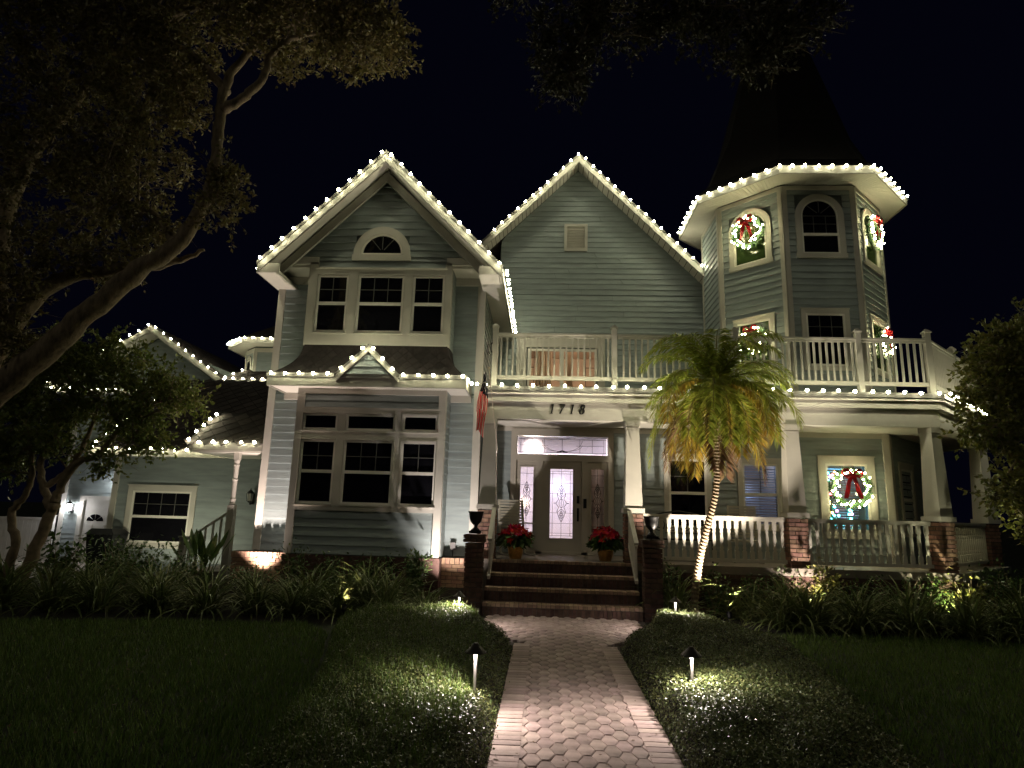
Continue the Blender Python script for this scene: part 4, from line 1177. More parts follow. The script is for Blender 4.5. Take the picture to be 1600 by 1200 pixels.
# rear garage block
RYB = 22.0
fr_ = front(RYB)
rw = core(fr_, -16.75, -9.0, -.5, 5.7)
rd = (-15.92,-15.0)
siding(rw, fr_, lambda z: (-16.60,-9.2), -.4, 5.66, openings=[(rd[0]-.16, rd[1]+.16, -.5, 1.84)], single=False)
mb = MB(); mb.fbox(fr_, -16.76,-16.60,-.5,5.6,-.01,.05); part(mb, 'corner_board', M['trim'])
RG = (-14.05, 7.55)
g3 = gable_core(fr_, [(-17.0,5.7),(-9.6,5.7),(RG[0]+1.5,RG[1]-1.05+.3),(RG[0],RG[1]+.1),(RG[0]-1.5,RG[1]-1.05+.3)], 'wall')
siding(g3, fr_, lambda z: (RG[0]-(RG[1]-z)*1.42, RG[0]+(RG[1]-z)*1.42), 5.72, 7.5, single=False)
rake((-17.65,5.62),(RG[0],7.86), 21.4, .16); rake((RG[0],7.86),(-10.55,5.50), 21.4, .16)
for (x0,z0),(x1,z1) in (((-17.65,5.42),(RG[0],7.62)), ((RG[0],7.62),(-10.55,5.28))):
    mb = MB(); mb.hexa([(x0,21.4,z0),(x1,21.4,z1),(x1,RYB,z1),(x0,RYB,z0),(x0,21.4,z0+.03),(x1,21.4,z1+.03),(x1,RYB,z1+.03),(x0,RYB,z0+.03)]); part(mb, 'soffit', M['soffit'])
slab('roof', [(-17.7,21.4,5.62),(RG[0],21.4,7.88),(RG[0],30,7.88),(-17.7,30,5.62)], .1, 'shingle')
rsl = slab('roof', [(RG[0],21.4,7.88),(-10.5,21.4,5.50),(-10.5,30,5.50),(RG[0],30,7.88)], .1, 'deck')
vv = Vector((RG[0]+10.5, 0, 7.88-5.50)); diamond_shingles(rsl, (-10.5,21.4,5.51), (0,1,0), vv, [(.05,.05),(5.5,.05),(5.5,vv.length-.03),(.05,vv.length-.03)], w=.36, h=.46)
mb = MB(); mb.box(-17.6,-14.2,21.45,21.5,5.40,5.56); part(mb, 'fascia', M['fasciapaint'])
mb = MB(); mb.box(-17.58,-14.2,21.501,RYB-.03,5.41,5.45); part(mb, 'soffit', M['soffit'])
# rear door, panelled, with fan light
fdr = MB()
for r in ((rd[0]-.16,rd[0],-.42,1.68),(rd[1],rd[1]+.16,-.42,1.68),(rd[0]-.16,rd[1]+.16,1.68,1.84)): fdr.fbox(fr_, *r, -.02, .06)
rdo = part(fdr, 'garage_door_frame', M['trim'])
rdl = MB(); rdl.fbox(fr_, rd[0], rd[1], -.42, 1.68, -.02, .015); rl = part(rdl, 'side_door', M['trim'])
for a, b, c_, d in ((.10,.40,.15,.75),(.52,.82,.15,.75),(.10,.40,.85,1.30),(.52,.82,.85,1.30)):
    pp = MB(); pp.fbox(fr_, rd[0]+a, rd[0]+b, -.42+c_, -.42+d, .015, .028); pp.build('door_panel', M['trim'], rl)
for k in range(4):
    fl_ = MB(); a0, a1 = math.pi*(k+.08)/4, math.pi*(k+.92)/4; cx, cz, r0, r1 = (rd[0]+rd[1])/2, .98, .06, .30
    pts = [(cx+r0*math.cos(a0),cz+r0*.8*math.sin(a0))] + [(cx+r1*math.cos(a0+(a1-a0)*t/5),cz+r1*.8*math.sin(a0+(a1-a0)*t/5)) for t in range(6)] + [(cx+r0*math.cos(a1),cz+r0*.8*math.sin(a1))]
    fl_.fpoly(fr_, pts, .016, .022); fl_.build('fan_pane', M['darkpane'], rl)
# little turret behind the wing
UC = Vector((-9.75, 22.4, 0)); UIN = 1.0
def ur(inr, z, k): 
    a = math.pi/8 + k*math.pi/4
    return UC + Vector((math.sin(a), -math.cos(a), 0))*(inr/math.cos(math.pi/8)) + Z*z
mb = MB(); mb.add([ur(UIN-.014,4.0,k) for k in range(8)]+[ur(UIN-.014,7.15,k) for k in range(8)], [tuple(range(7,-1,-1)),tuple(range(8,16))]+[(k,(k+1)%8,8+(k+1)%8,8+k) for k in range(8)])
ut = part(mb, 'turret_wall', M['core'])
UT = UIN*math.tan(math.pi/8)
for k in (-2,-1,0,1):
    a = k*math.pi/4; n = Vector((math.sin(a),-math.cos(a),0)); f_ = Fr(UC+n*UIN, (math.cos(a),math.sin(a),0), n)
    siding(ut, f_, lambda z: (-UT+.06,UT-.06), 5.0, 7.1, single=False)
    for sg in (-1,1):
        mb = MB(); mb.fbox(f_, min(sg*UT,sg*(UT-.09)), max(sg*UT,sg*(UT-.09)), 5.0, 7.1, -.006, .03); part(mb, 'corner_board', M['trim'])
    mb = MB(); mb.fbox(f_, -UT+.091, UT-.091, 6.95, 7.1, -.006, .03); part(mb, 'frieze_board', M['trim'])
    if k == -1:                                        # oval window
        mb = MB(); n_ = 22
        for i in range(n_):
            a0, a1 = 2*math.pi*i/n_, 2*math.pi*(i+1)/n_
            mb.fpoly(f_, [(.17*math.cos(a0),6.42+.32*math.sin(a0)),(.28*math.cos(a0),6.42+.46*math.sin(a0)),(.28*math.cos(a1),6.42+.46*math.sin(a1)),(.17*math.cos(a1),6.42+.32*math.sin(a1))], .0, .05)
        ov = part(mb, 'oval_window', M['trim'])
        p = MB(); p.fpoly(f_, [(.175*math.cos(2*math.pi*i/n_),6.42+.33*math.sin(2*math.pi*i/n_)) for i in range(n_)], .022, .028); p.build('pane', M['darkpane'], ov)
for k in range(8):
    A0, A1, B0, B1 = ur(1.55,7.16,k-1), ur(1.55,7.16,k), ur(UIN,7.16,k-1), ur(UIN,7.16,k)
    mb = MB(); mb.hexa([A0,A1,B1,B0,*[q_+Z*.03 for q_ in (A0,A1,B1,B0)]]); part(mb, 'soffit', M['soffit'])
    mb = MB(); C0, C1 = ur(1.58,7.14,k-1), ur(1.58,7.14,k); D0, D1 = ur(1.551,7.14,k-1), ur(1.551,7.14,k); mb.hexa([D0,D1,C1,C0,*[q_+Z*.20 for q_ in (D0,D1,C1,C0)]]); part(mb, 'fascia', M['fasciapaint'])
mb = MB(); mb.v = [tuple(ur(1.6,7.345,k)) for k in range(8)] + [tuple(UC+Z*8.3)]; mb.f = [(k,(k+1)%8,8) for k in range(8)]; mb.mi = [0]*8; part(mb, 'turret_roof', M['shingle'])
# little hip roof below the turret
mb = MB(); mb.box(-10.85,-8.2,20.9,20.94,5.72,5.90); part(mb, 'fascia', M['fasciapaint'])
hr = MB(); hr.add([(-10.86,20.9,5.90),(-8.2,20.9,5.90),(-8.2,21.9,6.62),(-10.05,21.9,6.62),(-10.86,23.2,5.90)], [(0,1,2,3),(0,3,4)]); hro = part(hr, 'roof', M['shingle'])
diamond_shingles(hro, (-10.86,20.9,5.905), (1,0,0), (0,1,.72), [(.1,.03),(2.6,.03),(2.6,1.2),(.9,1.2)], w=.36, h=.46)
# ================================================================== light strings
bt = bmesh.new(); bmesh.ops.create_icosphere(bt, subdivisions=1, radius=1.0)
ico_v = [v.co.copy() for v in bt.verts]; ico_f = [tuple(v.index for v in f.verts) for f in bt.faces]; bt.free()
def bulb_mesh(name, r, ln, mt):
    """pointed bulb pointing along +Z, with socket"""
    mb = MB()
    mb.add([(v.x*r*(1-.25*max(v.z,0)), v.y*r*(1-.25*max(v.z,0)), ln*.5 + v.z*ln*.5) for v in ico_v], ico_f, 0)
    mb.tube([(0,0,-.03),(0,0,.004)], [.013,.014], 6, 1)
    me = bpy.data.meshes.new(name); me.from_pydata(mb.v, [], mb.f); me.materials.append(M[mt]); me.materials.append(M['wire'])
    me.polygons.foreach_set('material_index', mb.mi); me.update()
    return me
C9 = bulb_mesh('bulb', .033, .066, 'bulb')
def light_string(label, runs, spacing=.298, point_dir=(0,-.6,.8), group='white bulb strings along the roof edges'):
    """runs: list of polylines; wire and single bulbs"""
    root = empty('string_lights', runs[0][0]); tag(root, label, 'string lights', group)
    o = Vector(runs[0][0])
    w = MB()
    for run in runs:
        pts = [Vector(p) for p in run[:]]
        # sagging wire
        wp = []
        for a, b in zip(pts, pts[1:]):
            n = max(2, int((b-a).length/.15))
            for k in range(n): wp.append(a.lerp(b, k/n) - o + Vector((0,-.004,-.012*((k % 2)))))
        wp.append(pts[-1]-o)
        w.tube(wp, .0045, 4)
        d = 0.0; acc = spacing*.4
        for a, b in zip(pts, pts[1:]):
            L = (b-a).length
            while acc <= L:
                p = a.lerp(b, min(1.0, max(0.0, acc/L + rnd.uniform(-.05,.05)*spacing/L))) - o + Vector((0, 0, rnd.uniform(-.012,.008)))
                s = bpy.data.objects.new('bulb', C9); col.objects.link(s); s.parent = root; s.location = p
                dv_ = Vector(point_dir) + Vector((rnd.uniform(-.25,.25), rnd.uniform(-.2,.2), rnd.uniform(-.15,.15)))
                s.rotation_euler = dv_.to_track_quat('Z', 'Y').to_euler()
                acc += spacing
            acc -= L
    w.build('wire', M['wire'], root)
    return root
yr = RY0-.085
light_string('white bulb string over the steep gable of the front bay wing', [[(EL[0],yr,EL[1]-.03),(RX,yr,RZ-.02),(ER[0],yr,ER[1]-.02)]], point_dir=(0,-.9,.35))
light_string('white bulb string running back along the wing eave beside the balcony', [[(ER[0]+.05,RY0+.05,6.42),(ER[0]+.05,16.7,6.42)]], .26, (.8,-.1,.3))
light_string('short white bulb string under the wing eave on the small tree side', [[(EL[0]-.04,RY0+.05,6.42),(EL[0]-.04,RY0+1.6,6.42)]], .30, (-.8,-.1,.1))
light_string('white bulb string over the tall middle gable above the balcony', [[(-1.55,16.65,9.31),(GAX,16.65,11.75),(4.52,16.65,8.08)]], point_dir=(0,-.9,.35))
ep = [oc(EIN+.07, 9.51, k) for k in range(-3, 3)]
light_string('white bulb string around the octagonal tower eave', [ep], point_dir=(0,-.7,.6))
light_string('white bulb string along the skirt roof and its tiny gablet', [[(SX0-.02,SY+.5,4.20),(SX0,SY-.09,4.19),(GX-.62,SY-.09,4.19),(GX,SY-.11,GZ+.02),(GX+.63,SY-.09,4.19),(SX1,SY-.09,4.19),(SX1+.04,SY+.35,4.15),(-1.22,11.97,4.02)]], .285, (0,-.7,.5))
ol = off_line(-.06)
light_string('white bulb string along the porch roof edge under the balcony rail', [[(-1.22,ol[0][1],4.03),(7.42,ol[1][1],4.03),(9.9,14.5,4.03)]], .298, (0,-.8,.4))
light_string('white bulb string along the low annex eave', [[(-10.86,14.83,2.90),(WX0-.05,14.83,2.90)]], .29, (0,-.7,.5))
light_string('white bulb string up the sloping end of the annex roof', [[(-10.84,14.9,2.96),(-10.84,17.6,2.96+SL*2.7)]], .42, (-.2,-.3,.8))
light_string('white bulb string on the side porch fascia and roof end', [[(WX0-.08,12.98,2.91),(-7.37,12.98,2.91),(-7.38,13.02,2.99),(-7.38,14.2,2.99+SL*1.18)]], .298, (0,-.4,.8))
light_string('white bulb string over the rear garage gable', [[(-17.6,21.33,5.66),(RG[0],21.33,7.90),(-10.6,21.33,5.56)]], .36, (0,-.5,.8))
light_string('white bulb string on the garage pent eave behind the small tree', [[(-17.5,21.40,5.52),(-14.3,21.40,5.52)]], .34, (0,-.6,.6))
light_string('white bulb string around the little turret eave', [[ur(1.62,7.30,k) for k in (-3,-2,-1,0)]], .30, (0,-.7,.6))
light_string('white bulb string on the small hip roof below the turret', [[(-8.4,20.86,5.86),(-10.86,20.86,5.86),(-10.86,20.9,5.95),(-10.05,21.9,6.67)]], .34, (0,-.5,.8))

# ================================================================== wreaths
WB = bulb_mesh('wreath_bulb', .021, .042, 'wbulb')
def wreath(fr, s, z, R, label, d=.10, seed=1, nb=44):
    rr = random.Random(seed)
    root = empty('wreath', fr.p(s, z, d)); tag(root, label, 'wreath', 'lit wreaths with red bows on the windows')
    P = lambda a, b, c=0.0: fr.u*a + Z*b + fr.n*c
    g = MB()
    for k in range(430):                               # evergreen sprigs round the ring
        a = rr.uniform(0, 2*math.pi); ph = rr.uniform(0, 2*math.pi); q = rr.uniform(.2, 1)*.26*R
        c0 = P((R+q*math.cos(ph)*.6)*math.cos(a), (R+q*math.cos(ph)*.6)*math.sin(a), q*math.sin(ph)*.6)
        dr_ = P(math.cos(a+rr.uniform(.6,1.6))*.10 + .5*math.cos(a)*q, math.sin(a+rr.uniform(.6,1.6))*.10 + .5*math.sin(a)*q, rr.uniform(-.02,.08))*(R/.36)
        sd = dr_.cross(fr.n).normalized()*.011
        g.add([c0, c0+dr_*.5+sd, c0+dr_, c0+dr_*.5-sd], [(0,1,2,3)])
    g.tube([P(R*math.cos(2*math.pi*k/20), R*math.sin(2*math.pi*k/20)) for k in range(21)], .05*R/.36, 6)
    g.build('greenery', M['needle'], root)
    b = MB(); e = R/.36                                # bow: two loops, knot, two tails
    for sg in (-1, 1):
        lp = [(0,.0),(.10,.10),(.20,.10),(.22,.0),(.14,-.05),(0,.0)]
        for (x0,z0),(x1,z1) in zip(lp, lp[1:]):
            y0, y1 = .05 + .05*math.sin(x0*14), .05 + .05*math.sin(x1*14)
            b.add([P(sg*x0*e,(z0+R*.78/e)*e,.02+y0-.0),P(sg*x1*e,(z1+R*.78/e)*e,.02+y1),P(sg*x1*e,(z1+R*.78/e)*e,.10+y1),P(sg*x0*e,(z0+R*.78/e)*e,.10+y0)], [(0,1,2,3)])
            b.add([P(sg*x0*e,(z0-.035+R*.78/e)*e,.09+y0),P(sg*x1*e,(z1-.035+R*.78/e)*e,.09+y1),P(sg*x1*e,(z1+.035+R*.78/e)*e,.095+y1),P(sg*x0*e,(z0+.035+R*.78/e)*e,.095+y0)], [(0,1,2,3)])
        tl = [(.02,-.02),(.08,-.18),(.12,-.36),(.17,-.52)]
        for (x0,z0),(x1,z1) in zip(tl, tl[1:]):
            w_ = .048
            b.add([P((sg*x0-w_)*e,(z0+R*.78/e)*e,.12+.02*math.sin(z0*20)),P((sg*x1-w_)*e,(z1+R*.78/e)*e,.12+.02*math.sin(z1*20)),P((sg*x1+w_)*e,(z1+R*.78/e)*e,.125+.03*math.sin(z1*20+1)),P((sg*x0+w_)*e,(z0+R*.78/e)*e,.125+.03*math.sin(z0*20+1))], [(0,1,2,3)])
    kn = P(0, R*.78, .12); b.add([kn + Vector((v.x,v.y,v.z))*.045*e for v in ico_v], ico_f)
    b.build('bow', M['ribbon'], root)
    for k in range(nb):
        a = 2*math.pi*(k+rr.random()*.9)/nb; q = rr.uniform(-.26, .30)*R
        s_ = bpy.data.objects.new('wreath_bulb', WB); col.objects.link(s_); s_.parent = root
        s_.location = P((R+q)*math.cos(a), (R+q)*math.sin(a), .055+rr.uniform(0,.06)); dv_ = fr.n + Vector((rr.uniform(-.5,.5), rr.uniform(-.5,.5), rr.uniform(-.5,.5)))
        s_.rotation_euler = dv_.to_track_quat('Z','Y').to_euler()
    return root
wreath(oct_fr(-1), .0, 8.42, .325, 'lit wreath with red bow on the top tower window facing the middle gable', seed=1)
wreath(oct_fr(1), .0, 8.42, .325, 'lit wreath with red bow on the top tower window facing the right-hand garden tree', seed=2)
wreath(oct_fr(-1), .0, 5.75, .28, 'lit wreath with red bow on the tower window behind the palm fronds', seed=3, nb=26)
wreath(oct_fr(1), .0, 5.70, .28, 'lit wreath with red bow behind the balcony balusters at the tower corner', seed=4, nb=26)
wreath(fp, 6.50, 2.38, .34, 'lit wreath with red bow on the porch window with coloured tree lights', seed=5)

# ================================================================== wall lanterns
def lantern(loc, n, label, lit=0.0, col_=(1,.95,.95), scale=1.0):
    n = Vector(n); root = empty('wall_lantern', loc); root.rotation_euler = (0, 0, math.atan2(n.x, -n.y)); root.scale = (scale,)*3
    tag(root, label, 'wall lantern')
    bp_ = MB(); bp_.box(-.05,.05,-.012,.0,-.13,.12); bp_.build('back_plate', M['black'], root)
    a = MB(); a.tube([(0,-.01,-.06),(0,-.07,-.14),(0,-.13,-.13),(0,-.14,-.09)], .010, 6)
    a.lathe([(.035,-.09),(.05,-.07),(.07,-.055)], (0,-.14,0), 8); a.lathe([(.088,.12),(.075,.15),(.035,.19),(.012,.205),(.016,.22),(.004,.25)], (0,-.14,0), 8)
    for k in range(6):
        c_, s_ = math.cos(k*math.pi/3+.3), math.sin(k*math.pi/3+.3); a.tube([(.066*c_,-.14+.066*s_,-.06),(.084*c_,-.14+.084*s_,.125)], .006, 4)
    a.build('lantern_frame', M['black'], root)
    g = MB(); g.lathe([(.055,-.052),(.072,.115)], (0,-.14,0), 6); g.build('lantern_glass', M['lampglass'] if lit else M['lantern_off'], root)
    return root
lantern((-6.88,AY-.03,1.82), (0,-1,0), 'dark unlit wall lantern on the annex wall beside the turned post')
lantern((WX1+.035,13.9,5.25), (1,0,0), 'black lantern with pale glass on the wing wall above the balcony', scale=.95)
lantern((-16.32,RYB-.045,1.40), (0,-1,0), 'bright lit wall lantern next to the white side door', lit=1.0, scale=1.15)
lantern((-14.70,RYB-.045,2.28), (0,-1,0), 'bright lit wall lantern half hidden by the annex corner board', lit=1.0, scale=1.1)
ol_ = MB(); ol_.box(-.05,.05,-.07,0,-.06,.08); ol_.box(-.055,.055,-.085,-.071,.02,.09)
oo = empty('outlet_box', (-1.74,WY-.03,.97)); tag(oo, 'grey weatherproof outlet box low on the clapboard with a hanging cord', 'outlet box')
ol_.build('cover', M['greybox'], oo); q = MB(); q.tube([(0,-.05,-.05),(.005,-.07,-.2),(.0,-.14,-.42),(.01,-.16,-.8)], .008, 5); q.build('cord', M['black'], oo)

# ================================================================== urns, poinsettias, flag, chairs
def urn(loc, label):
    root = empty('urn', loc); tag(root, label, 'urn', 'black urns on the step piers')
    f = MB(); f.box(-.10,.10,-.10,.10,0,.045); f.build('plinth', M['black'], root)
    f = MB(); f.lathe([(.085,.045),(.08,.06),(.035,.10),(.028,.13),(.05,.15),(.095,.20),(.112,.27),(.118,.33),(.135,.355),(.135,.37),(.105,.37),(.09,.30),(.02,.22)], (0,0,0), 18); f.build('bowl', M['black'], root, True)
    return root
urn((-1.12,11.10,1.302), 'black goblet urn on the step pier beside the flag')
urn((1.84,11.10,1.302), 'black goblet urn on the step pier beside the palm')
def leaf_quads(P0, D, W, fold=.0):
    """leaf diamonds from arrays: base, direction*length, width vector"""
    n = len(P0)
    mid = P0 + D*.45
    V = np.empty((n,4,3)); V[:,0] = P0; V[:,1] = mid + W; V[:,2] = P0 + D; V[:,3] = mid - W
    return V.reshape(-1,3), np.arange(n*4).reshape(-1,4)
def rand_dirs(n, r=rng):
    v = r.normal(size=(n,3)); return v/np.linalg.norm(v, axis=1)[:,None]
def poinsettia(loc, label, R=.30, seed=3):
    r = np.random.default_rng(seed)
    root = empty('poinsettia', loc); tag(root, label, 'potted plant', 'red poinsettias at the front door')
    f = MB(); f.lathe([(.11,0),(.135,.10),(.15,.20),(.162,.215),(.14,.21),(.02,.20)], (0,0,0), 16); f.build('foil_pot', M['foil'], root)
    n = 260; a = r.uniform(0,2*np.pi,n); h = r.uniform(0,1,n)
    c = np.stack([R*.85*np.sqrt(h)*np.cos(a), R*.85*np.sqrt(h)*np.sin(a), .28+.16*r.random(n)], 1)
    d = np.stack([np.cos(a),np.sin(a),r.uniform(-1.1,.3,n)],1)*r.uniform(.09,.16,(n,1)); w = np.cross(d, rand_dirs(n, r)); w = w/np.linalg.norm(w,axis=1)[:,None]*.042
    V, F = leaf_quads(c, d, w); np_mesh('leaves', V, F, M['leaf_bush'], root)
    V = []; F = []
    for k in range(30):                                # flower heads: stars of bracts over a dome
        t = (k+.5)/30; a = k*2.4; rr_ = R*math.sqrt(t)*.98; hc = np.array([rr_*math.cos(a), rr_*math.sin(a), .30+.28*math.sqrt(max(0,1-(rr_/R)**2))+r.uniform(-.03,.03)])
        nn = 9
        an = np.arange(nn)*2*np.pi/nn + r.uniform(0,6); out = np.array([hc[0],hc[1],.55*R+ .1]); out /= np.linalg.norm(out)
        e1 = np.cross(out,[0,0,1.0]); e1 = e1/(np.linalg.norm(e1)+1e-6); e2 = np.cross(out,e1)
        dd = (np.cos(an)[:,None]*e1+np.sin(an)[:,None]*e2)*r.uniform(.08,.13,(nn,1)) + out*r.uniform(-.05,.06,(nn,1))
        ww = np.cross(dd,out); ww = ww/np.linalg.norm(ww,axis=1)[:,None]*.027
        v, f_ = leaf_quads(np.repeat(hc[None],nn,0), dd, ww); F.append(f_+sum(len(x) for x in V)); V.append(v)
    np_mesh('red_bracts', np.concatenate(V), np.concatenate(F), M['red'], root)
    return root
poinsettia((-.48,12.32,PF), 'red poinsettia in gold foil in front of the white chair', seed=3)
poinsettia((1.20,12.42,PF), 'red poinsettia in gold foil right of the front door by the column', seed=4)
# flag hanging limp from a slanted pole on the porch corner
flag = empty('flag', (-1.06,12.0,3.95)); tag(flag, 'limp red, white and blue striped flag on a short slanted pole', 'flag')
P0, P1 = Vector((-.10,.06,-1.35)), Vector((.02,-.34,.36))
pm = MB(); pm.tube([Vector((.20,.10,-1.15)), Vector((.02,-.34,.36))], .012, 6); pm.add([P1 + v*.03 for v in ico_v], ico_f); pm.build('pole', M['fl_white'], flag)
fl3 = MB(); nU, nV = 26, 30
def flag_pt(u, v):
    """u across the hoist folds, v down"""
    wd = .03 + .13*math.sin(min(v*1.25,1)*math.pi*.62)*(1-.25*v)
    x = -.04 - .08*v + wd*(u-.5)*1.35 + .010*math.sin(v*9+u*4)
    y = -.36 + .05*v + .055*math.sin(u*21 + v*2.0)*(.4+.6*v)
    z = .27 - 1.12*v + (.07*math.sin(u*5.1) - .08*abs(u-.62))*v
    return (x, y, z)
for j in range(nV):
    for i in range(nU):
        u0, u1, v0, v1 = i/nU, (i+1)/nU, j/nV, (j+1)/nV
        um, vm = (u0+u1)/2, (v0+v1)/2
        mi = 2 if vm < .30 + .10*um else (0 if int((um*13 + vm*1.2)) % 2 == 0 else 1)
        if mi == 2 and (i*7 + j*5) % 11 == 0: mi = 1
        fl3.add([flag_pt(u0,v0),flag_pt(u1,v0),flag_pt(u1,v1),flag_pt(u0,v1)], [(0,1,2,3)], mi)
fl3.build('cloth', [M['fl_red'],M['fl_white'],M['fl_blue']], flag)
def rocker(loc, rz, label):
    root = empty('porch_chair', loc, None, rz); tag(root, label, 'chair')
    s = MB(); s.box(-.27,.27,-.26,.24,.40,.435); s.build('seat', M['chairpaint'], root)
    for x in (-.26,.26):
        b = MB(); b.beam((x,-.24,.02), (x,-.24,.62), .04, .045); b.build('leg', M['chairpaint'], root)
        b = MB(); b.beam((x,.22,.02), (x,.46,1.10), .04, .045); b.build('leg', M['chairpaint'], root)
        b = MB(); b.beam((x,-.30,.635), (x,.34,.635), .07, .028); b.build('armrest', M['chairpaint'], root)
        b = MB(); b.tube([(x,-.42,.045),(x,-.2,.015),(x,.1,.012),(x,.4,.05)], .02, 5); b.build('rocker_runner', M['chairpaint'], root)
    for k in range(11):
        t = k/10; b = MB(); y = .245 + .19*t; z = .50 + .058*k; b.beam((-.25,y,z),(.25,y,z), .018, .04); b.build('back_slat', M['chairpaint'], root)
    return root
rocker((-.50,13.35,PF), rad(22), 'pale slatted rocking chair beside the front door sidelight')
rocker((4.02,13.15,PF), rad(-8), 'pale slatted rocking chair under the blue lit window')
# dark scrolled metal bench behind the porch railing
bench = empty('metal_bench', (2.75,13.1,PF)); tag(bench, 'dark scrolled iron bench behind the porch railing', 'bench')
b = MB(); b.box(-.55,.55,-.22,.22,.40,.425); b.build('seat', M['black'], bench)
for x in (-.55,.55):
    for y in (-.2,.2): b = MB(); b.tube([(x,y,0),(x,y,.41)], .016, 5); b.build('leg', M['black'], bench)
    b = MB(); b.tube([(x,-.22,.42),(x,-.22,.62),(x,.22,.64)], .014, 5); b.build('armrest', M['black'], bench)
b = MB(); b.tube([(-.55,.22,.42),(-.55,.25,.86),(-.3,.25,.92),(0,.25,.96),(.3,.25,.92),(.55,.25,.86),(.55,.22,.42)], .016, 5)
for cx in (-.38,-.13,.13,.38):
    for r_ in (.11,.055): b.tube([(cx+r_*math.cos(k*math.pi/7), .25, .68+r_*math.sin(k*math.pi/7)) for k in range(15)], .009, 4)
b.build('backrest', M['black'], bench)

# ================================================================== lights in the garden
def spot(name, loc, target, e, c, size, blend=.5, r=.03, parent=None):
    d = bpy.data.lights.new(name, 'SPOT'); d.energy = e; d.color = c; d.spot_size = size; d.spot_blend = blend; d.shadow_soft_size = r
    o = bpy.data.objects.new(name, d); col.objects.link(o)
    o.location = loc; o.rotation_euler = (Vector(target)-Vector(loc)).to_track_quat('-Z','Y').to_euler()
    if parent is not None: o.parent = parent; o.location = Vector(loc) - parent.location
    return o
def uplight(loc, target, e, c, label, size=rad(95), blend=.55):
    root = empty('uplight', loc); tag(root, label, 'garden light', 'small black uplights in the beds')
    d = (Vector(target)-Vector(loc)).normalized()
    m_ = MB(); m_.tube([(0,0,-loc[2]), (0,0,.0)], .012, 6); m_.build('stake', M['black'], root)
    m_ = MB(); m_.tube([-d*.10, -d*.085, -d*.02, d*.005], [.02,.034,.042,.046], 10); m_.build('housing', M['black'], root)
    s = spot('lamp_light', Vector(loc)+d*.012, target, e, c, size, blend, .025, root)
    return root
uplight((-5.42,12.32,.10), (-5.38,12.90,3.9), 600, (1.0,.80,.71), 'uplight under the tan bricks at the annex end of the bay wing', rad(84), 1.0)
uplight((-1.72,11.82,.12), (-1.42,12.90,3.5), 290, (1.0,.87,.80), 'uplight under the outlet box between bay and steps', rad(100), .9)
uplight((-2.95,10.0,.22), (-3.25,12.4,2.85), 50, (1.0,.74,.58), 'added fill uplight among the strap leaves in front of the bay', rad(44), .4)  # extra lamp added to brighten the bay front
uplight((-8.3,13.55,.10), (-8.2,15.2,2.0), 75, (1.0,.94,.68), 'uplight in the shrubs before the annex window', rad(135), .7)
uplight((2.98,10.78,.22), (2.75,11.6,3.4), 780, (1.0,.86,.68), 'uplight at the foot of the leaning palm', rad(88), .3)
uplight((4.62,11.55,.18), (4.70,12.2,2.6), 120, (1.0,.84,.70), 'uplight in front of the middle porch column pier')
uplight((6.75,11.40,.18), (7.1,12.2,2.6), 170, (1.0,.95,.60), 'uplight in front of the corner column pier')
def path_light(loc, h, label, e=34.0):
    root = empty('path_light', loc); tag(root, label, 'path light', 'black hat path lights along the walk')
    s = MB(); s.tube([(0,0,-.12),(0,0,h-.06)], [.011,.016], 8); s.build('stem', M['silver'], root)
    c_ = MB(); c_.lathe([(.018,h+.028),(.03,h+.012),(.088,h-.040),(.090,h-.046),(.080,h-.040),(.02,h-.004)], (0,0,0), 18); c_.build('hat', M['bronze'], root)
    l_ = MB(); l_.lathe([(.016,h-.055),(.018,h-.03),(.016,h-.012)], (0,0,0), 8); l_.build('lamp', M['lampglass'], root)
    d = bpy.data.lights.new('lamp_light', 'POINT'); d.energy = e; d.color = (1.0,.87,.78); d.shadow_soft_size = .012
    o = bpy.data.objects.new('lamp_light', d); col.objects.link(o); o.parent = root; o.location = (.0,-.028,h-.026)
    return root
path_light((-.52,5.55,.20), .38, 'path light in the clipped mound on the flag side of the walk')
path_light((1.29,5.85,.20), .36, 'path light in the clipped mound on the palm side of the walk')
path_light((-1.18,9.72,.17), .32, 'path light beside the steps under the bay wing', 30)
path_light((1.98,9.95,.17), .32, 'path light beside the steps near the palm', 30)
pl = point('lantern_light', (-16.32,RYB-.30,1.42), 30, (.93,.94,1.0), .06); pl2 = point('lantern_light', (-14.70,RYB-.28,2.30), 20, (.93,.94,1.0), .06)

# ================================================================== brick walk
walk = empty('walkway', (.33,8.0,0)); tag(walk, None, None, None, 'structure')
WI = Matrix.Translation((-.33,-8.0,0))
def WP(o): o.parent = walk; o.matrix_parent_inverse = WI; return o
bs = MB(); bs.add([(-.36,1.0,.004),(1.02,1.0,.004),(1.02,8.6,.004),(1.62,9.4,.004),(1.66,10.96,.004),(-.95,10.96,.004),(-.95,9.6,.004),(-.36,8.6,.004)], [tuple(range(8))])
WP(bs.build('joint_bed', M['sand']))
hexv = [(-.5,0),(-.20,-.5),(.20,-.5),(.5,0),(.20,.5),(-.20,.5)]
PW, PH = .19, .23
def hex_mesh():
    t = .032; vs = [(a*(PW/1.4-.007), b*(PH-.008), t) for a, b in hexv]
    inn = [(x*.94, y*.95, t) for x, y, z in vs]; out = [(x, y, t-.008) for x, y, z in vs]; low = [(x, y, 0) for x, y, z in vs]
    f = [tuple(range(6))] + [(i,(i+1)%6,6+(i+1)%6,6+i) for i in range(6)][0:0]
    f += [(6+i,6+(i+1)%6,(i+1)%6,i) for i in range(6)] + [(12+i,12+(i+1)%6,6+(i+1)%6,6+i) for i in range(6)]
    return inn + out + low, f
hv, hf = hex_mesh()
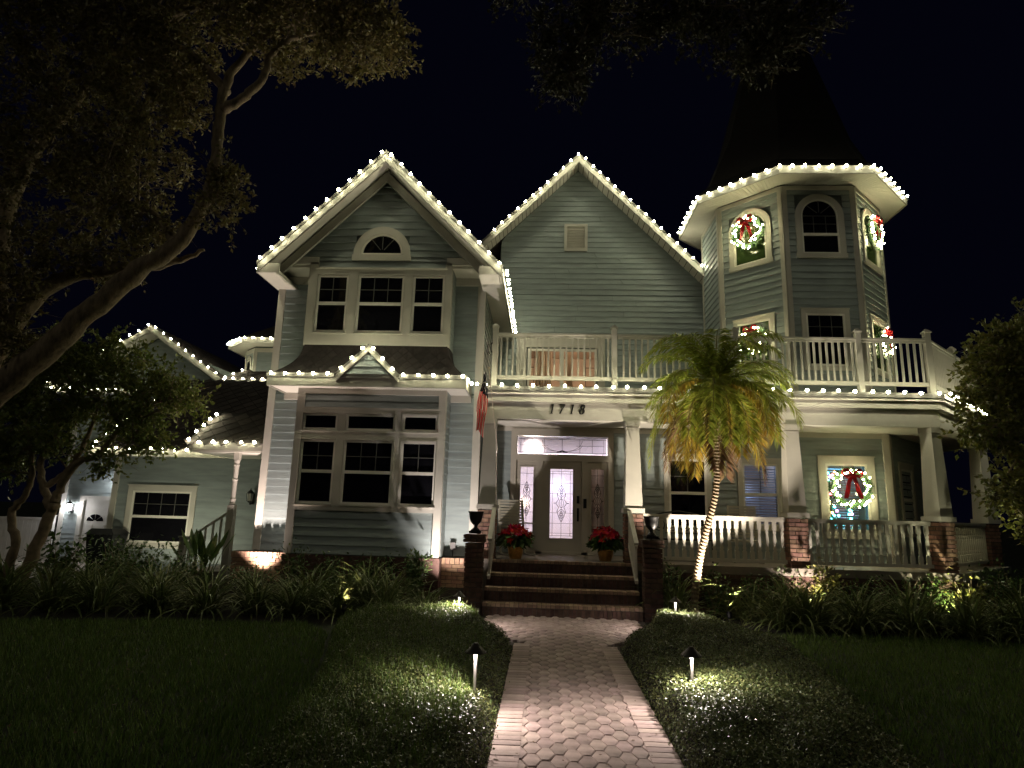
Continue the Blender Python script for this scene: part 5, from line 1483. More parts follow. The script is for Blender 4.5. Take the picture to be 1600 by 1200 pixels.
HXM = bpy.data.meshes.new('paver'); HXM.from_pydata(hv, [], hf); HXM.materials.append(M['paver']); HXM.update()
spots = []
row = 0; y = 1.05
while y < 10.92:
    x0, x1 = (-.26, .92) if y < 8.6 else ((-.92, 1.62) if y > 9.5 else (-.12-(y-8.6)*.85, .77+(y-8.6)*.9))
    if y > 8.6: x0, x1 = max(-.92, -.14-(y-8.6)*1.2), min(1.62, .79+(y-8.6)*1.2)
    base = -.04 + (.5*PW*1.0 if row % 2 else 0)
    k0 = math.ceil((x0 + .05 - base)/(PW*1.0)); k = k0
    while base + k*PW < x1 - .05:
        spots.append((base + k*PW, y)); k += 1
    y += PH*.5; row += 1
vis = [p for p in spots if p[1] > 4.3]; rest = [p for p in spots if p[1] <= 4.3]
vis.sort(key=lambda p: p[1])
for (x, y) in vis[:300]:
    o = bpy.data.objects.new('paver', HXM); col.objects.link(o); WP(o); o.location = (x, y, .004 + rnd.uniform(-.004,.003)); o.rotation_euler = (rnd.uniform(-.012,.012), rnd.uniform(-.012,.012), rnd.uniform(-.03,.03))
big = MB()
for (x, y) in vis[300:] + rest:
    dz = rnd.uniform(-.002,.003); big.add([(a+x, b+y, c+.004+dz) for a, b, c in hv], hf)
o = big.build('pavers', M['paverstuff']); WP(o); o['kind'] = 'stuff'
# border pavers laid across, both sides
BRM = bpy.data.meshes.new('border_paver'); q = MB(); q.hexa([(-.103,-.0485,0),(.103,-.0485,0),(.103,.0485,0),(-.103,.0485,0),(-.100,-.046,.034),(.100,-.046,.034),(.100,.046,.034),(-.100,.046,.034)]); BRM.from_pydata(q.v, [], q.f); BRM.materials.append(M['paver']); BRM.update()
for xc in (-.225, .875):
    y = 3.6
    while y < 8.62:
        o = bpy.data.objects.new('border_paver', BRM); col.objects.link(o); WP(o); o.location = (xc+rnd.uniform(-.004,.004), y, .006+rnd.uniform(-.002,.002)); o.rotation_euler = (0,0,rnd.uniform(-.015,.015)); y += .1015
# fallen leaves on the walk
fv = []; n = 110
p = np.stack([rng.uniform(-.3,1.0,n), rng.uniform(4.3,10.8,n), np.full(n,.042)],1); d = rand_dirs(n)*np.array([1,1,.12]); d *= rng.uniform(.012,.035,(n,1)); w = np.cross(d,[0,0,1.0])*.35
V, F = leaf_quads(p, d, w); o = np_mesh('leaf_litter', V, F, M['litter']); tag(o, 'scattered dry leaves on the walk', 'leaves', None, 'stuff')
# white vinyl fence and bin at the driveway
fence = empty('vinyl_fence', (-18.5,21.9,-.4)); tag(fence, 'white vinyl privacy fence beside the driveway', 'fence')
for i in range(4):
    x = -5.0 + i*2.2; q = MB(); q.box(x-.06,x+.06,-.06,.06,0,1.52); q.box(x-.075,x+.075,-.075,.075,1.521,1.55); q.build('post', M['fencevinyl'], fence)
    if i < 3:
        for k in range(13): q = MB(); q.box(x+.065+k*.159, x+.065+k*.159+.153, -.02, .02, .08, 1.38); q.build('picket', M['fencevinyl'], fence)
        q = MB(); q.box(x+.061,x+2.139,-.035,.035,1.381,1.46); q.box(x+.061,x+2.139,-.035,.035,.02,.079); q.build('rail', M['fencevinyl'], fence)
binr = empty('wheelie_bin', (-9.98,14.70,-.02), None, .1); tag(binr, 'black lidded rubbish bin at the annex corner', 'bin')
q = MB(); q.hexa([(-.22,-.25,.05),(.22,-.25,.05),(.22,.25,.05),(-.22,.25,.05),(-.29,-.33,.95),(.29,-.33,.95),(.29,.33,.95),(-.29,.33,.95)]); q.build('body', M['plastic'], binr)
q = MB(); q.hexa([(-.32,-.37,.955),(.32,-.37,.955),(.32,.36,.955),(-.32,.36,.955),(-.22,-.28,1.08),(.22,-.28,1.08),(.22,.28,1.06),(-.22,.28,1.06)]); q.build('lid', M['plastic'], binr)
for x in (-.2,.2): q = MB(); q.tube([(x-.03,.27,.1),(x+.03,.27,.1)], .1, 12); q.build('wheel', M['plastic'], binr)
# ================================================================== clipped ground cover mounds beside the walk
def interp(t, pts):
    for (a, va), (b, vb) in zip(pts, pts[1:]):
        if t <= b: return va + (vb-va)*max(0, min(1, (t-a)/(b-a)))
    return pts[-1][1]
def vnoise(x, y, s=1.0):
    return (np.sin(x*2.1*s+1.3)*np.sin(y*1.7*s+.4) + .5*np.sin(x*4.7*s+y*3.1*s+2.0) + .3*np.sin(y*7.9*s-x*5.3*s))/1.8
def mound(xl, xr, y0, y1, h0, label, n, seed, leaf=(.014,.030)):
    """xl, xr: tables y -> x"""
    r = np.random.default_rng(seed)
    XL = lambda y: np.interp(y, [p[0] for p in xl], [p[1] for p in xl]); XR = lambda y: np.interp(y, [p[0] for p in xr], [p[1] for p in xr])
    def hgt(x, y):
        d = np.minimum(np.minimum(x-XL(y), XR(y)-x), np.minimum((y-y0)*.9, (y1-y)*.9)); d = np.clip(d/.22, 0, 1)
        return h0*(1-(1-d)**2.2)*(1+.24*vnoise(x, y)+.10*vnoise(x, y, 3.3)) 
    G = 44; K = 90
    yy = np.linspace(y0, y1, K); V = []
    for y in yy:
        for t in np.linspace(0, 1, G):
            x = XL(y)+(XR(y)-XL(y))*t; V.append((x, y, hgt(x, y)-.02))
    F = [(j*G+i, j*G+i+1, (j+1)*G+i+1, (j+1)*G+i) for j in range(K-1) for i in range(G-1)]
    # leaves, more of them towards the camera end and the lit edges
    y = y0 + (y1-y0)*r.random(n*2)**1.25; t = r.random(n*2); x = XL(y)+(XR(y)-XL(y))*t
    x, y = x[:n], y[:n]
    z = hgt(x, y); e = .02
    nx_ = -(hgt(x+e,y)-hgt(x-e,y))/(2*e); ny_ = -(hgt(x,y+e)-hgt(x,y-e))/(2*e)
    N_ = np.stack([nx_, ny_, np.ones(n)],1); N_ /= np.linalg.norm(N_,axis=1)[:,None]
    P = np.stack([x,y,z],1) + N_*(r.uniform(-.03,.025,(n,1))+np.where(r.random((n,1))<.06, r.uniform(.0,.05,(n,1)), 0))
    D = rand_dirs(n, r); D = D - N_*(np.sum(D*N_,1)[:,None]) + N_*r.uniform(-.1,.9,(n,1)); D /= np.linalg.norm(D,axis=1)[:,None]; D *= r.uniform(*leaf,(n,1))
    W = np.cross(D, N_ + rand_dirs(n, r)*.7); W = W/(np.linalg.norm(W,axis=1)[:,None]+1e-9)*np.linalg.norm(D,axis=1)[:,None]*.30
    V2, F2 = leaf_quads(P, D, W)
    o = np_mesh('ground_cover', V2, F2, M['leaf_cover']); tag(o, label, 'ground cover', None, 'stuff')
    np_mesh('mound_soil', V, F, M['soil'], o, True)
    return hgt
hl = mound([(2.8,-1.65),(5.9,-1.99),(7.2,-2.28),(9.0,-2.78),(10.3,-2.5)], [(2.8,-.335),(8.4,-.35),(9.2,-.72),(10.3,-1.0)], 2.8, 10.25, .25, 'clipped small-leaf ground cover mound on the flag side of the walk', 150000, 5)
hr_ = mound([(2.8,.985),(8.4,1.0),(9.3,1.45),(10.3,1.72)], [(2.8,2.2),(5,2.5),(6.4,2.85),(8.1,2.98),(9.5,2.75),(10.3,2.3)], 2.8, 10.3, .27, 'clipped small-leaf ground cover mound on the palm side of the walk', 150000, 6)

# grass growing up through the flag-side mound, thicker towards the lawn
r_ = np.random.default_rng(77); m_ = 16000
y = r_.uniform(3.2,9.8,m_); x = np.interp(y,[2.8,5.9,7.2,9.0,10.3],[-1.65,-1.99,-2.28,-2.78,-2.5]) + 1.9*r_.random(m_)**1.7
kp_ = x < -.55; x, y = x[kp_], y[kp_]; m_ = len(x); h = r_.uniform(.04,.12,m_); a = r_.uniform(0,6.28,m_); w = .0025+.002*r_.random(m_)
B_ = np.stack([x,y,hl(x,y)-.01],1); L_ = np.stack([np.cos(a)*h*.45, np.sin(a)*h*.45, h],1); S_ = np.stack([-np.sin(a)*w, np.cos(a)*w, np.zeros(m_)],1)
o = np_mesh('wild_grass', np.stack([B_-S_, B_+S_, B_+L_],1).reshape(-1,3), np.arange(m_*3).reshape(-1,3), M['grass'], None, False, 3); tag(o, 'thin grass blades growing through the mound beside the lawn', 'grass', None, 'stuff')
# ================================================================== lawn grass
def lawn(poly, n, label, seed):
    r = np.random.default_rng(seed)
    P = np.array(poly); x = r.uniform(P[:,0].min(), P[:,0].max(), n*3); y = P[:,1].min() + (P[:,1].max()-P[:,1].min())*r.random(n*3)**1.35
    ins = np.zeros(len(x), bool); j = len(P)-1
    for i in range(len(P)):
        c = ((P[i,1] > y) != (P[j,1] > y)) & (x < (P[j,0]-P[i,0])*(y-P[i,1])/(P[j,1]-P[i,1]+1e-12)+P[i,0]); ins ^= c; j = i
    x, y = x[ins][:n], y[ins][:n]; m_ = len(x)
    h = r.uniform(.035,.085,m_)*(1+.3*vnoise(x,y,1.4)); a = r.uniform(0,6.28,m_); w = .0035+.003*r.random(m_)
    B = np.stack([x,y,np.zeros(m_)-.01],1); L = np.stack([np.cos(a)*h*.5, np.sin(a)*h*.5, h],1); S = np.stack([-np.sin(a)*w, np.cos(a)*w, np.zeros(m_)],1)
    V = np.stack([B-S, B+S, B+L],1).reshape(-1,3)
    o = np_mesh('lawn_grass', V, np.arange(m_*3).reshape(-1,3), M['grass'], None, False, 3); tag(o, label, 'grass', None, 'stuff')
lawn([(-10,3.0),(-1.7,3.0),(-2.05,5.9),(-2.35,7.2),(-2.85,9.0),(-3.4,9.7),(-5.3,9.55),(-7,9.2),(-12,8.8),(-12,6)], 120000, 'dark shaded lawn on the bay wing side', 7)
lawn([(2.3,3.0),(10,3.0),(13,7),(13,9.8),(7.2,10.2),(4.6,10.4),(3.0,9.9),(3.1,8.1),(2.95,6.4),(2.6,5)], 105000, 'dark shaded lawn on the palm side', 8)

n = 700
p = np.stack([np.where(rng.random(n) < .55, rng.uniform(-8.5,-2.2,n), rng.uniform(2.8,8.5,n)), rng.uniform(3.8,9.6,n), rng.uniform(.01,.06,n)],1); d = rand_dirs(n)*np.array([1,1,.3]); d *= rng.uniform(.02,.05,(n,1)); w = np.cross(d,[0,0,1.0])*.35
V, F = leaf_quads(p, d, w); o = np_mesh('leaf_litter', V, F, M['litter']); tag(o, 'dry oak leaves scattered over both lawns', 'leaves', None, 'stuff')
# ================================================================== strap-leaf clumps, shrubs
def strap_clump(seed, n=75, L=(.45,.85), w=.013, spread=1.0, lean=.35):
    r = np.random.default_rng(seed); V = []; F = []; seg = 6
    for k in range(n):
        a = r.uniform(0,6.283); l = r.uniform(*L); el = r.uniform(lean, 1.45); b = np.array([r.normal()*.06*spread, r.normal()*.06*spread, 0.0])
        u = np.array([math.cos(a), math.sin(a), 0]); sd = np.array([-u[1],u[0],0]); p = b.copy(); base = len(V)
        ang = el; st = l/seg; ww = w*r.uniform(.7,1.2)
        for s in range(seg+1):
            t = s/seg; q = ww*(1-t**2.2)+.0008
            V += [p - sd*q, p + np.array([0,0,-q*.5]), p + sd*q]
            p = p + (u*math.cos(ang)+np.array([0,0,1])*math.sin(ang))*st; ang -= (.16+.40*t)*r.uniform(.6,1.25)
        for s in range(seg):
            i = base+s*3; F += [(i,i+1,i+4,i+3),(i+1,i+2,i+5,i+4)]
    me = bpy.data.meshes.new('strap_leaves'); me.from_pydata([tuple(v) for v in V], [], F); me.materials.append(M['leaf_strap']); me.update()
    return me
CL = [strap_clump(s, 105, (.6,1.2), .017) for s in (1,2,3,4)]
def plant_copy(name, partname, me, loc, sc, label, cat, group):
    root = empty(name, loc, None, rnd.uniform(0,6.28)); tag(root, label, cat, group)
    o = bpy.data.objects.new(partname, me); col.objects.link(o); o.parent = root; o.scale = (sc,sc,sc*rnd.uniform(.9,1.1))
    return root
LB = [(-9.2,10.0,.9),(-8.3,9.95,1.0),(-7.5,9.95,1.0),(-6.8,10.05,1.0),(-6.0,10.15,1.0),(-5.2,10.25,1.05),(-4.5,10.35,1.0),(-3.9,10.35,.95),(-2.45,10.45,.9),(-3.15,10.4,.9),(-2.5,11.2,.95),(-1.85,10.75,.75),(-3.4,11.5,.9),(-2.75,11.7,.9),(-8.7,10.5,1.0),(-8.0,11.3,1.0),(-7.35,10.55,1.05),(-6.7,11.2,.9),(-6.2,10.6,1.0),(-5.6,10.75,.8),(-4.75,11.0,.72),(-4.2,11.15,.95),(-3.7,10.75,1.05),(-3.1,11.3,1.05),(-2.75,10.75,1.05),(-9.4,11.2,1.0),(-4.5,11.9,.8),(-3.3,12.0,.8)]
for i, (x, y, s) in enumerate(LB):
    plant_copy('strap_leaf_plant', 'leaves', CL[i % 4], (x, y, -.01), s, 'arching strap-leaf clump in the bed below the bay wing and annex', 'plant', 'strap-leaf clumps below the bay wing')
RB = [(3.75,10.72,.9),(4.2,10.7,1.05),(4.9,10.65,1.0),(5.7,10.6,1.05),(6.5,10.55,1.0),(7.3,10.45,1.05),(8.2,10.4,1.0),(2.25,11.35,.95),(3.6,11.4,.85),(4.0,10.95,.95),(4.45,11.1,.8),(5.1,10.95,.95),(5.6,11.3,.8),(6.1,10.9,.95),(6.65,11.2,.85),(7.15,10.75,.95),(7.9,10.9,1.0),(8.5,11.4,1.0),(9.1,10.7,1.0),(5.3,11.6,.75),(3.3,11.65,.8)]
for i, (x, y, s) in enumerate(RB):
    plant_copy('strap_leaf_plant', 'leaves', CL[(i+1) % 4], (x, y, -.01), s, 'arching strap-leaf clump in the bed below the porch railing', 'plant', 'strap-leaf clumps below the porch')
def shrub(loc, R, H, n, ls, label, mt='leaf_bush', seed=1, name='shrub'):
    r = np.random.default_rng(seed); root = empty(name, loc); tag(root, label, 'shrub')
    st = MB(); rr = random.Random(seed); tips = []
    for k in range(14):
        a = rr.uniform(0,6.28); q = R*rr.uniform(.2,.9); hh = H*rr.uniform(.5,1.0)
        pts = [(0,0,0),(q*.35*math.cos(a),q*.35*math.sin(a),hh*.5),(q*math.cos(a),q*math.sin(a),hh)]; st.tube(pts, [.014,.010,.005], 5); tips.append(pts)
    st.build('stems', M['bark_small'], root)
    k = r.integers(0, len(tips), n); t = r.uniform(.25,1.05,n); T = np.array(tips)
    c = np.where(t[:,None] < .5, T[k,0]+(T[k,1]-T[k,0])*(t[:,None]*2), T[k,1]+(T[k,2]-T[k,1])*((t[:,None]-.5)*2)) + r.normal(size=(n,3))*R*.16
    c[:,2] = np.abs(c[:,2])
    d = rand_dirs(n, r)+np.array([0,0,.1]); d[:,:2] += c[:,:2]/R*.7; d /= np.linalg.norm(d,axis=1)[:,None]; L = r.uniform(*ls,(n,1)); d *= L
    w = np.cross(d, np.array([0,0,1.0])+rand_dirs(n,r)*.5); w = w/(np.linalg.norm(w,axis=1)[:,None]+1e-9)*L*.26
    V, F = leaf_quads(c, d, w); np_mesh('leaves', V, F, M[mt], root)
    return root
shrub((-9.0,11.9,0), .55, 1.05, 700, (.08,.16), 'broad-leaf shrub in front of the white side door', seed=1)
shrub((-7.7,12.0,0), .75, .95, 1300, (.06,.12), 'leafy shrub mass under the annex window', seed=2)
shrub((-6.75,11.9,0), .7, .75, 1200, (.05,.10), 'low leafy shrub below the bird of paradise', seed=3)
shrub((-4.6,12.05,0), .45, .95, 700, (.05,.09), 'dark leafy shrub between tan bricks and bay', seed=4)
shrub((-3.2,12.05,0), .6, .72, 900, (.05,.09), 'low dark shrub under the bay windows', seed=5)
shrub((-2.22,11.86,0), .30, .92, 1100, (.06,.11), 'leafy shrub beside the outlet box', seed=6)
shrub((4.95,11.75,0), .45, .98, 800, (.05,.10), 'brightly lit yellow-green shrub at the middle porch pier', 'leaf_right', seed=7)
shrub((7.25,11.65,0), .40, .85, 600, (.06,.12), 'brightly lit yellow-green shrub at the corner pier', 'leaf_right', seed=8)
shrub((2.25,11.75,0), .40, .92, 700, (.05,.10), 'leafy shrub between step pier and palm', seed=9)
shrub((3.7,11.8,0), .5, .68, 800, (.05,.09), 'low shrub under the porch railing beside the palm', seed=10)
shrub((6.1,11.75,0), .5, .72, 800, (.05,.09), 'low shrub under the wreath window railing', seed=11)
for i, (x, y, R_, H_) in enumerate([(-8.4,12.6,.6,.9),(-5.2,11.75,.45,.62),(-4.0,12.15,.5,.85),(-3.0,12.1,.5,.8),(4.25,11.85,.4,.75),(5.45,11.85,.45,.75),(6.65,11.85,.4,.72),(8.05,12.2,.5,.85),(3.05,11.85,.45,.8),(8.9,12.9,.6,.95)]):
    o = shrub((x,y,0), R_, H_, 900, (.05,.10), 'dark rounded filler shrub against the house foundation', 'leaf_bush', 40+i); o['group'] = 'filler shrubs along the foundation'
# bird of paradise: stiff paddle leaves on tall stalks
bop = empty('bird_of_paradise', (-6.55,12.5,0)); tag(bop, 'upright paddle-leaf bird of paradise in front of the turned post', 'plant')
for k in range(22):
    a = rnd.uniform(0,6.28); tl = rnd.uniform(.15,.55); h = rnd.uniform(.65,1.2); u = Vector((math.cos(a),math.sin(a),0)); sd = Vector((-u.y,u.x,0))
    p0 = Vector((rnd.gauss(0,.08),rnd.gauss(0,.08),0)); p1 = p0 + u*tl*.5 + Z*h*.62; p2 = p0 + u*tl + Z*h
    q = MB(); q.tube([p0,p0.lerp(p1,.5)+Z*.02,p1], [.014,.011,.008], 5)
    w_ = rnd.uniform(.045,.07); pr_ = [0,.7,1,.85,.5,0]
    for i in range(5):
        t0, t1 = i/5, (i+1)/5; a0, a1 = p1.lerp(p2,t0)+u*.03*t0*t0, p1.lerp(p2,t1)+u*.03*t1*t1
        for sg in (-1,1): q.add([a0, a1, a1+sd*sg*w_*pr_[i+1]+Z*.012, a0+sd*sg*w_*pr_[i]+Z*.012], [(0,1,2,3)])
    q.build('leaf', M['leaf_bush'], bop)

# ================================================================== palm
palm = empty('palm_tree', (2.55,11.35,0)); tag(palm, 'small leaning palm with ringed trunk and yellowing lower fronds', 'palm tree')
tr = [(0,0,0),(.06,0,.55),(.15,0,1.05),(.28,-.01,1.55),(.42,-.02,2.05),(.47,-.02,2.55),(.47,-.03,3.05),(.48,-.03,3.55),(.50,-.03,3.95)]
def bez(pts, t):
    n = len(pts)-1; s = min(int(t*n), n-1); f = t*n-s; P = [Vector(p) for p in pts]
    a, b, c_, d = P[max(s-1,0)], P[s], P[s+1], P[min(s+2,n)]
    return .5*((2*b)+(c_-a)*f+(2*a-5*b+4*c_-d)*f*f+(3*b-a-3*c_+d)*f**3)
pts, rs_ = [], []
NR = 70
for k in range(NR*2+1):
    t = k/(NR*2); pts.append(bez(tr, t)); r_ = .062 - .022*t + (.010 if k % 2 == 0 else -.004) + (.05*max(0,(.06-t))/.06); rs_.append(r_)
q = MB(); q.tube(pts, rs_, 12); q.build('trunk', M['bark_palm'], palm)
CR = Vector((.50,-.03,3.90))
q = MB(); q.lathe([(.045,-.35),(.075,-.2),(.085,0),(.06,.18),(.02,.30)], CR, 10); q.build('crown_shaft', M['rachis'], palm)
def frond(a, el, L, droop, mt, seed):
    r = random.Random(seed); q = MB(); n = 26; p = CR + Vector((math.cos(a)*.04, math.sin(a)*.04, r.uniform(-.1,.15))); ang = el; P = [p.copy()]
    u = Vector((math.cos(a), math.sin(a), 0)); st = L/n; tw = r.uniform(-.25,.25)
    sd0 = Vector((-u.y,u.x,0)); dirs = []
    for k in range(n):
        d = u*math.cos(ang) + Z*math.sin(ang); dirs.append(d); p = p + d*st; P.append(p.copy()); ang = max(ang - droop*(.35+1.3*k/n)/n, -1.52)
    dirs.append(dirs[-1])
    q.tube(P, [.014*(1-.85*k/n)+.002 for k in range(n+1)], 5, 0)
    for k in range(3, n+1):
        t = k/n; ll = .37*math.sin((.10+.82*t)*math.pi)**.6*r.uniform(.85,1.1)
        for sub in (0, .34, .67):
            b = P[k].lerp(P[k-1], sub); d = dirs[k]
            for sg in (-1,1):
                sd = (sd0*sg + u*tw*.2).normalized(); up_ = sd0.cross(d).normalized(); up_ = up_ if up_.z > 0 else -up_
                lf = (d*.62 + sd*.78 + up_*r.uniform(-.05,.30)).normalized(); tip = b + lf*ll + Vector((0,0,-.42*ll*r.uniform(.5,1.2))); md = b + lf*ll*.5 + Vector((0,0,-.05*ll)); w_ = d*.016
                q.add([b, md+w_, tip, md-w_], [(0,1,2,3)], 1)
    return q.build('frond', [M['rachis'], mt], palm)
nf = 0
for k in range(14): frond(k*2.399+.3, rnd.uniform(.85,1.45), rnd.uniform(1.45,1.8), rnd.uniform(1.9,2.7), M['frond_green'], 100+k)
for k in range(12): frond(k*2.399+1.1, rnd.uniform(.10,.7), rnd.uniform(1.3,1.55), rnd.uniform(1.6,2.3), M['frond_green'], 200+k)
for k in range(9): frond(k*2.399+.7, rnd.uniform(-.35,.15), rnd.uniform(1.3,1.6), rnd.uniform(1.5,2.1), M['frond_green'] if k % 3 else M['frond_yellow'], 300+k)
for k in range(10): frond(k*2.399+1.9, rnd.uniform(-.3,.25), rnd.uniform(1.6,1.95), rnd.uniform(2.0,2.5), M['frond_green'] if k % 2 else M['frond_yellow'], 500+k)
for k in range(10): frond(k*2.399+.2, rnd.uniform(-1.0,-.4), rnd.uniform(1.4,1.95), rnd.uniform(.7,1.1), M['frond_dead'] if k % 2 else M['frond_yellow'], 400+k)

# ================================================================== trees
def tree(name, base, limbs, blobs, nleaf, ls, mt_leaf, mt_bark, label, seed=1, ry=1.0, twigs=5):
    """limbs: list of (points, radii) in world coordinates; blobs: leaf masses (x,y,z,rx,ry,rz,weight)"""
    r = np.random.default_rng(seed); rr = random.Random(seed); B = Vector(base)
    root = empty(name, base); tag(root, label, 'tree')
    tk = MB(); nodes_ = []
    for pts, rd_ in limbs:
        n = max(6, len(pts)*5); P = []; R_ = []
        for k in range(n+1):
            t = k/n; p = bez(pts, t) + Vector((rr.gauss(0,1),rr.gauss(0,1),rr.gauss(0,1)))*.012; f = t*(len(rd_)-1); i = min(int(f), len(rd_)-2); P.append(p - B); R_.append(rd_[i]+(rd_[i+1]-rd_[i])*(f-i))
        tk.tube(P, [x*(1+.08*rr.uniform(-1,1)) for x in R_], 9); nodes_ += [p + B for p in P]
    cs = []
    wsum = sum(b[6]*b[3]*b[5] for b in blobs)
    C = []; ND = np.array([tuple(p) for p in nodes_])
    for (x,y,z,rx,ry_,rz,w) in blobs:
        m_ = max(5, int(round(nleaf/95*w*rx*rz/wsum)))       # twig clusters in this mass
        q = rand_dirs(m_, r)*(r.random((m_,1))**.40); C.append(np.array([x,y,z]) + q*np.array([rx,ry_,rz]))
        cc = np.array([x,y,z]); 
        for _ in range(twigs):                               # thin branches reaching into the mass
            j = np.argmin(np.sum((ND-cc)**2,1)+r.random(len(ND))*1.2); a = Vector(ND[j]); b = Vector(C[-1][rr.randrange(m_)])
            md = a.lerp(b,.5)+Vector((rr.gauss(0,.12),rr.gauss(0,.12),rr.gauss(0,.10)))
            L_ = (b-a).length
            tk.tube([a-B, a.lerp(md,.6)-B+Vector((0,0,.02)), md-B, b-B], [.010+.012*L_,.008+.009*L_,.006+.006*L_,.003], 5)
            if rr.random() < .6:
                e = md + Vector((rr.gauss(0,.3),rr.gauss(0,.3),rr.gauss(.05,.25))); tk.tube([md-B, md.lerp(e,.5)-B+Vector((0,0,.03)), e-B], [.007,.005,.002], 4)
    tk.build('trunk', M[mt_bark], root, True)
    C = np.concatenate(C); n = nleaf; k = r.integers(0, len(C), n)
    # leaves sit in sprays along thin twigs that leave each cluster point
    nt = 7; TD = rand_dirs(len(C)*nt, r) + np.array([0,0,-.12]); TD /= np.linalg.norm(TD,axis=1)[:,None]; TL = r.uniform(.16,.40,(len(TD),1))*(ls[1]/.08)**.5
    j = r.integers(0, nt, n); ti = k*nt + j; t = r.uniform(.12,1.0,(n,1))
    c = C[k] + TD[ti]*TL[ti]*t + r.normal(size=(n,3))*.022
    d = rand_dirs(n, r)*.9 + TD[ti]*.8; d /= np.linalg.norm(d,axis=1)[:,None]; L = r.uniform(*ls,(n,1)); d *= L
    A = np.repeat(C, nt, 0); E_ = A + TD*TL; Wt = np.cross(TD, rand_dirs(len(TD), r)); Wt = Wt/(np.linalg.norm(Wt,axis=1)[:,None]+1e-9)*.004
    TV = np.stack([A-Wt, A+Wt, E_+Wt*.4, E_-Wt*.4],1).reshape(-1,3) - np.array(base)
    np_mesh('twigs', TV, np.arange(len(TV)).reshape(-1,4), M[mt_bark], root)
    w = np.cross(d, rand_dirs(n, r)); w = w/(np.linalg.norm(w,axis=1)[:,None]+1e-9)*L*.28
    V, F = leaf_quads(c - np.array(base), d, w); np_mesh('crown', V, F, M[mt_leaf], root)
    return root
Y9 = 9.0
oak_l = [([(-8.9,9.0,-.05),(-8.75,9.0,1.6),(-8.4,9.0,2.9),(-7.6,9.0,3.75),(-6.98,9.0,4.4),(-6.4,9.05,5.05),(-5.77,9.1,5.6),(-5.38,9.1,6.45),(-5.30,9.1,7.2),(-5.35,9.1,8.0),(-5.25,9.1,8.6),(-4.85,9.1,9.2),(-4.2,9.1,9.6),(-3.2,9.2,9.9)], [.36,.28,.21,.185,.16,.145,.125,.10,.09,.082,.07,.05,.035,.015]),
         ([(-8.4,9.0,2.9),(-8.35,9.1,4.0),(-7.85,9.3,5.0),(-6.95,9.4,5.3),(-6.15,9.5,5.45),(-5.6,9.6,5.75)], [.18,.15,.12,.09,.06,.025]),
         ([(-8.35,9.1,4.0),(-8.9,9.4,5.4),(-9.0,9.6,7.0),(-8.2,9.6,8.6),(-7.2,9.5,9.8)], [.18,.15,.12,.08,.03]),
         ([(-5.35,9.1,7.95),(-4.95,9.0,8.1),(-4.65,9.0,8.5),(-4.5,9.0,9.0),(-3.9,9.0,9.3),(-2.9,9.0,9.3)], [.085,.07,.06,.05,.035,.012]),
         ([(-5.77,9.1,5.6),(-6.2,9.3,6.1),(-6.9,9.5,6.5),(-7.6,9.6,6.6)], [.09,.07,.05,.02]),
         ([(-5.30,9.1,8.3),(-5.9,9.0,8.9),(-6.8,8.9,9.4),(-7.8,8.8,9.7)], [.08,.065,.05,.02])]
ob = [(-7.6,9.0,9.4,2.2,1.3,1.2,.8),(-4.5,9.0,9.6,1.4,1.0,.75,1.1),(-3.05,9.0,9.25,.80,.8,.70,1.3),(-6.3,9.0,8.4,1.0,1.0,.8,.9),(-8.0,9.2,7.6,1.2,1.1,1.2,.6),(-6.8,9.2,7.25,.9,.9,.7,.7),(-5.08,9.1,6.4,.32,.4,.55,1.0),(-8.0,9.2,6.3,.9,.9,.8,.55),(-6.5,9.3,6.1,.7,.7,.45,.8),(-8.4,9.1,4.9,.7,.7,.6,.8),(-7.2,9.3,5.45,.8,.6,.3,.8),(-8.1,9.0,4.1,.5,.5,.3,.8),(-10.8,8.5,8.0,1.8,1.6,2.2,.3),(-6.0,8.8,10.9,3.0,1.6,.8,.3)]
tree('oak_tree', (-8.9,9.0,0), oak_l, ob, 90000, (.045,.095), 'leaf_oak', 'bark_oak', 'large spreading oak with thick bare limbs curving up over the lawn', 21, twigs=9)
sml = [([(-9.35,11.2,-.02),(-9.25,11.2,.85),(-9.45,11.2,1.4),(-9.2,11.2,1.8),(-9.25,11.2,2.5),(-9.6,11.2,3.4)], [.085,.075,.065,.055,.045,.02]),
       ([(-9.15,11.25,-.02),(-8.87,11.2,.88),(-8.72,11.2,1.4),(-8.62,11.15,1.62)], [.11,.10,.09,.085]),
       ([(-8.70,11.2,1.45),(-8.92,11.2,1.9),(-9.05,11.2,2.35),(-8.8,11.2,3.1),(-8.6,11.2,3.9)], [.075,.065,.055,.04,.015]),
       ([(-8.62,11.15,1.62),(-8.55,11.15,1.95),(-8.25,11.1,2.35),(-7.95,11.1,2.45),(-7.6,11.1,2.95),(-7.2,11.05,3.3),(-6.7,11.0,3.5)], [.08,.07,.06,.05,.04,.03,.012]),
       ([(-8.92,11.2,1.85),(-8.6,11.3,2.2),(-8.35,11.3,2.7),(-8.2,11.3,3.6)], [.06,.05,.04,.015]),
       ([(-7.25,11.05,3.3),(-7.15,11.0,3.0),(-7.35,11.0,2.65),(-7.25,11.0,2.45)], [.03,.028,.022,.012])]
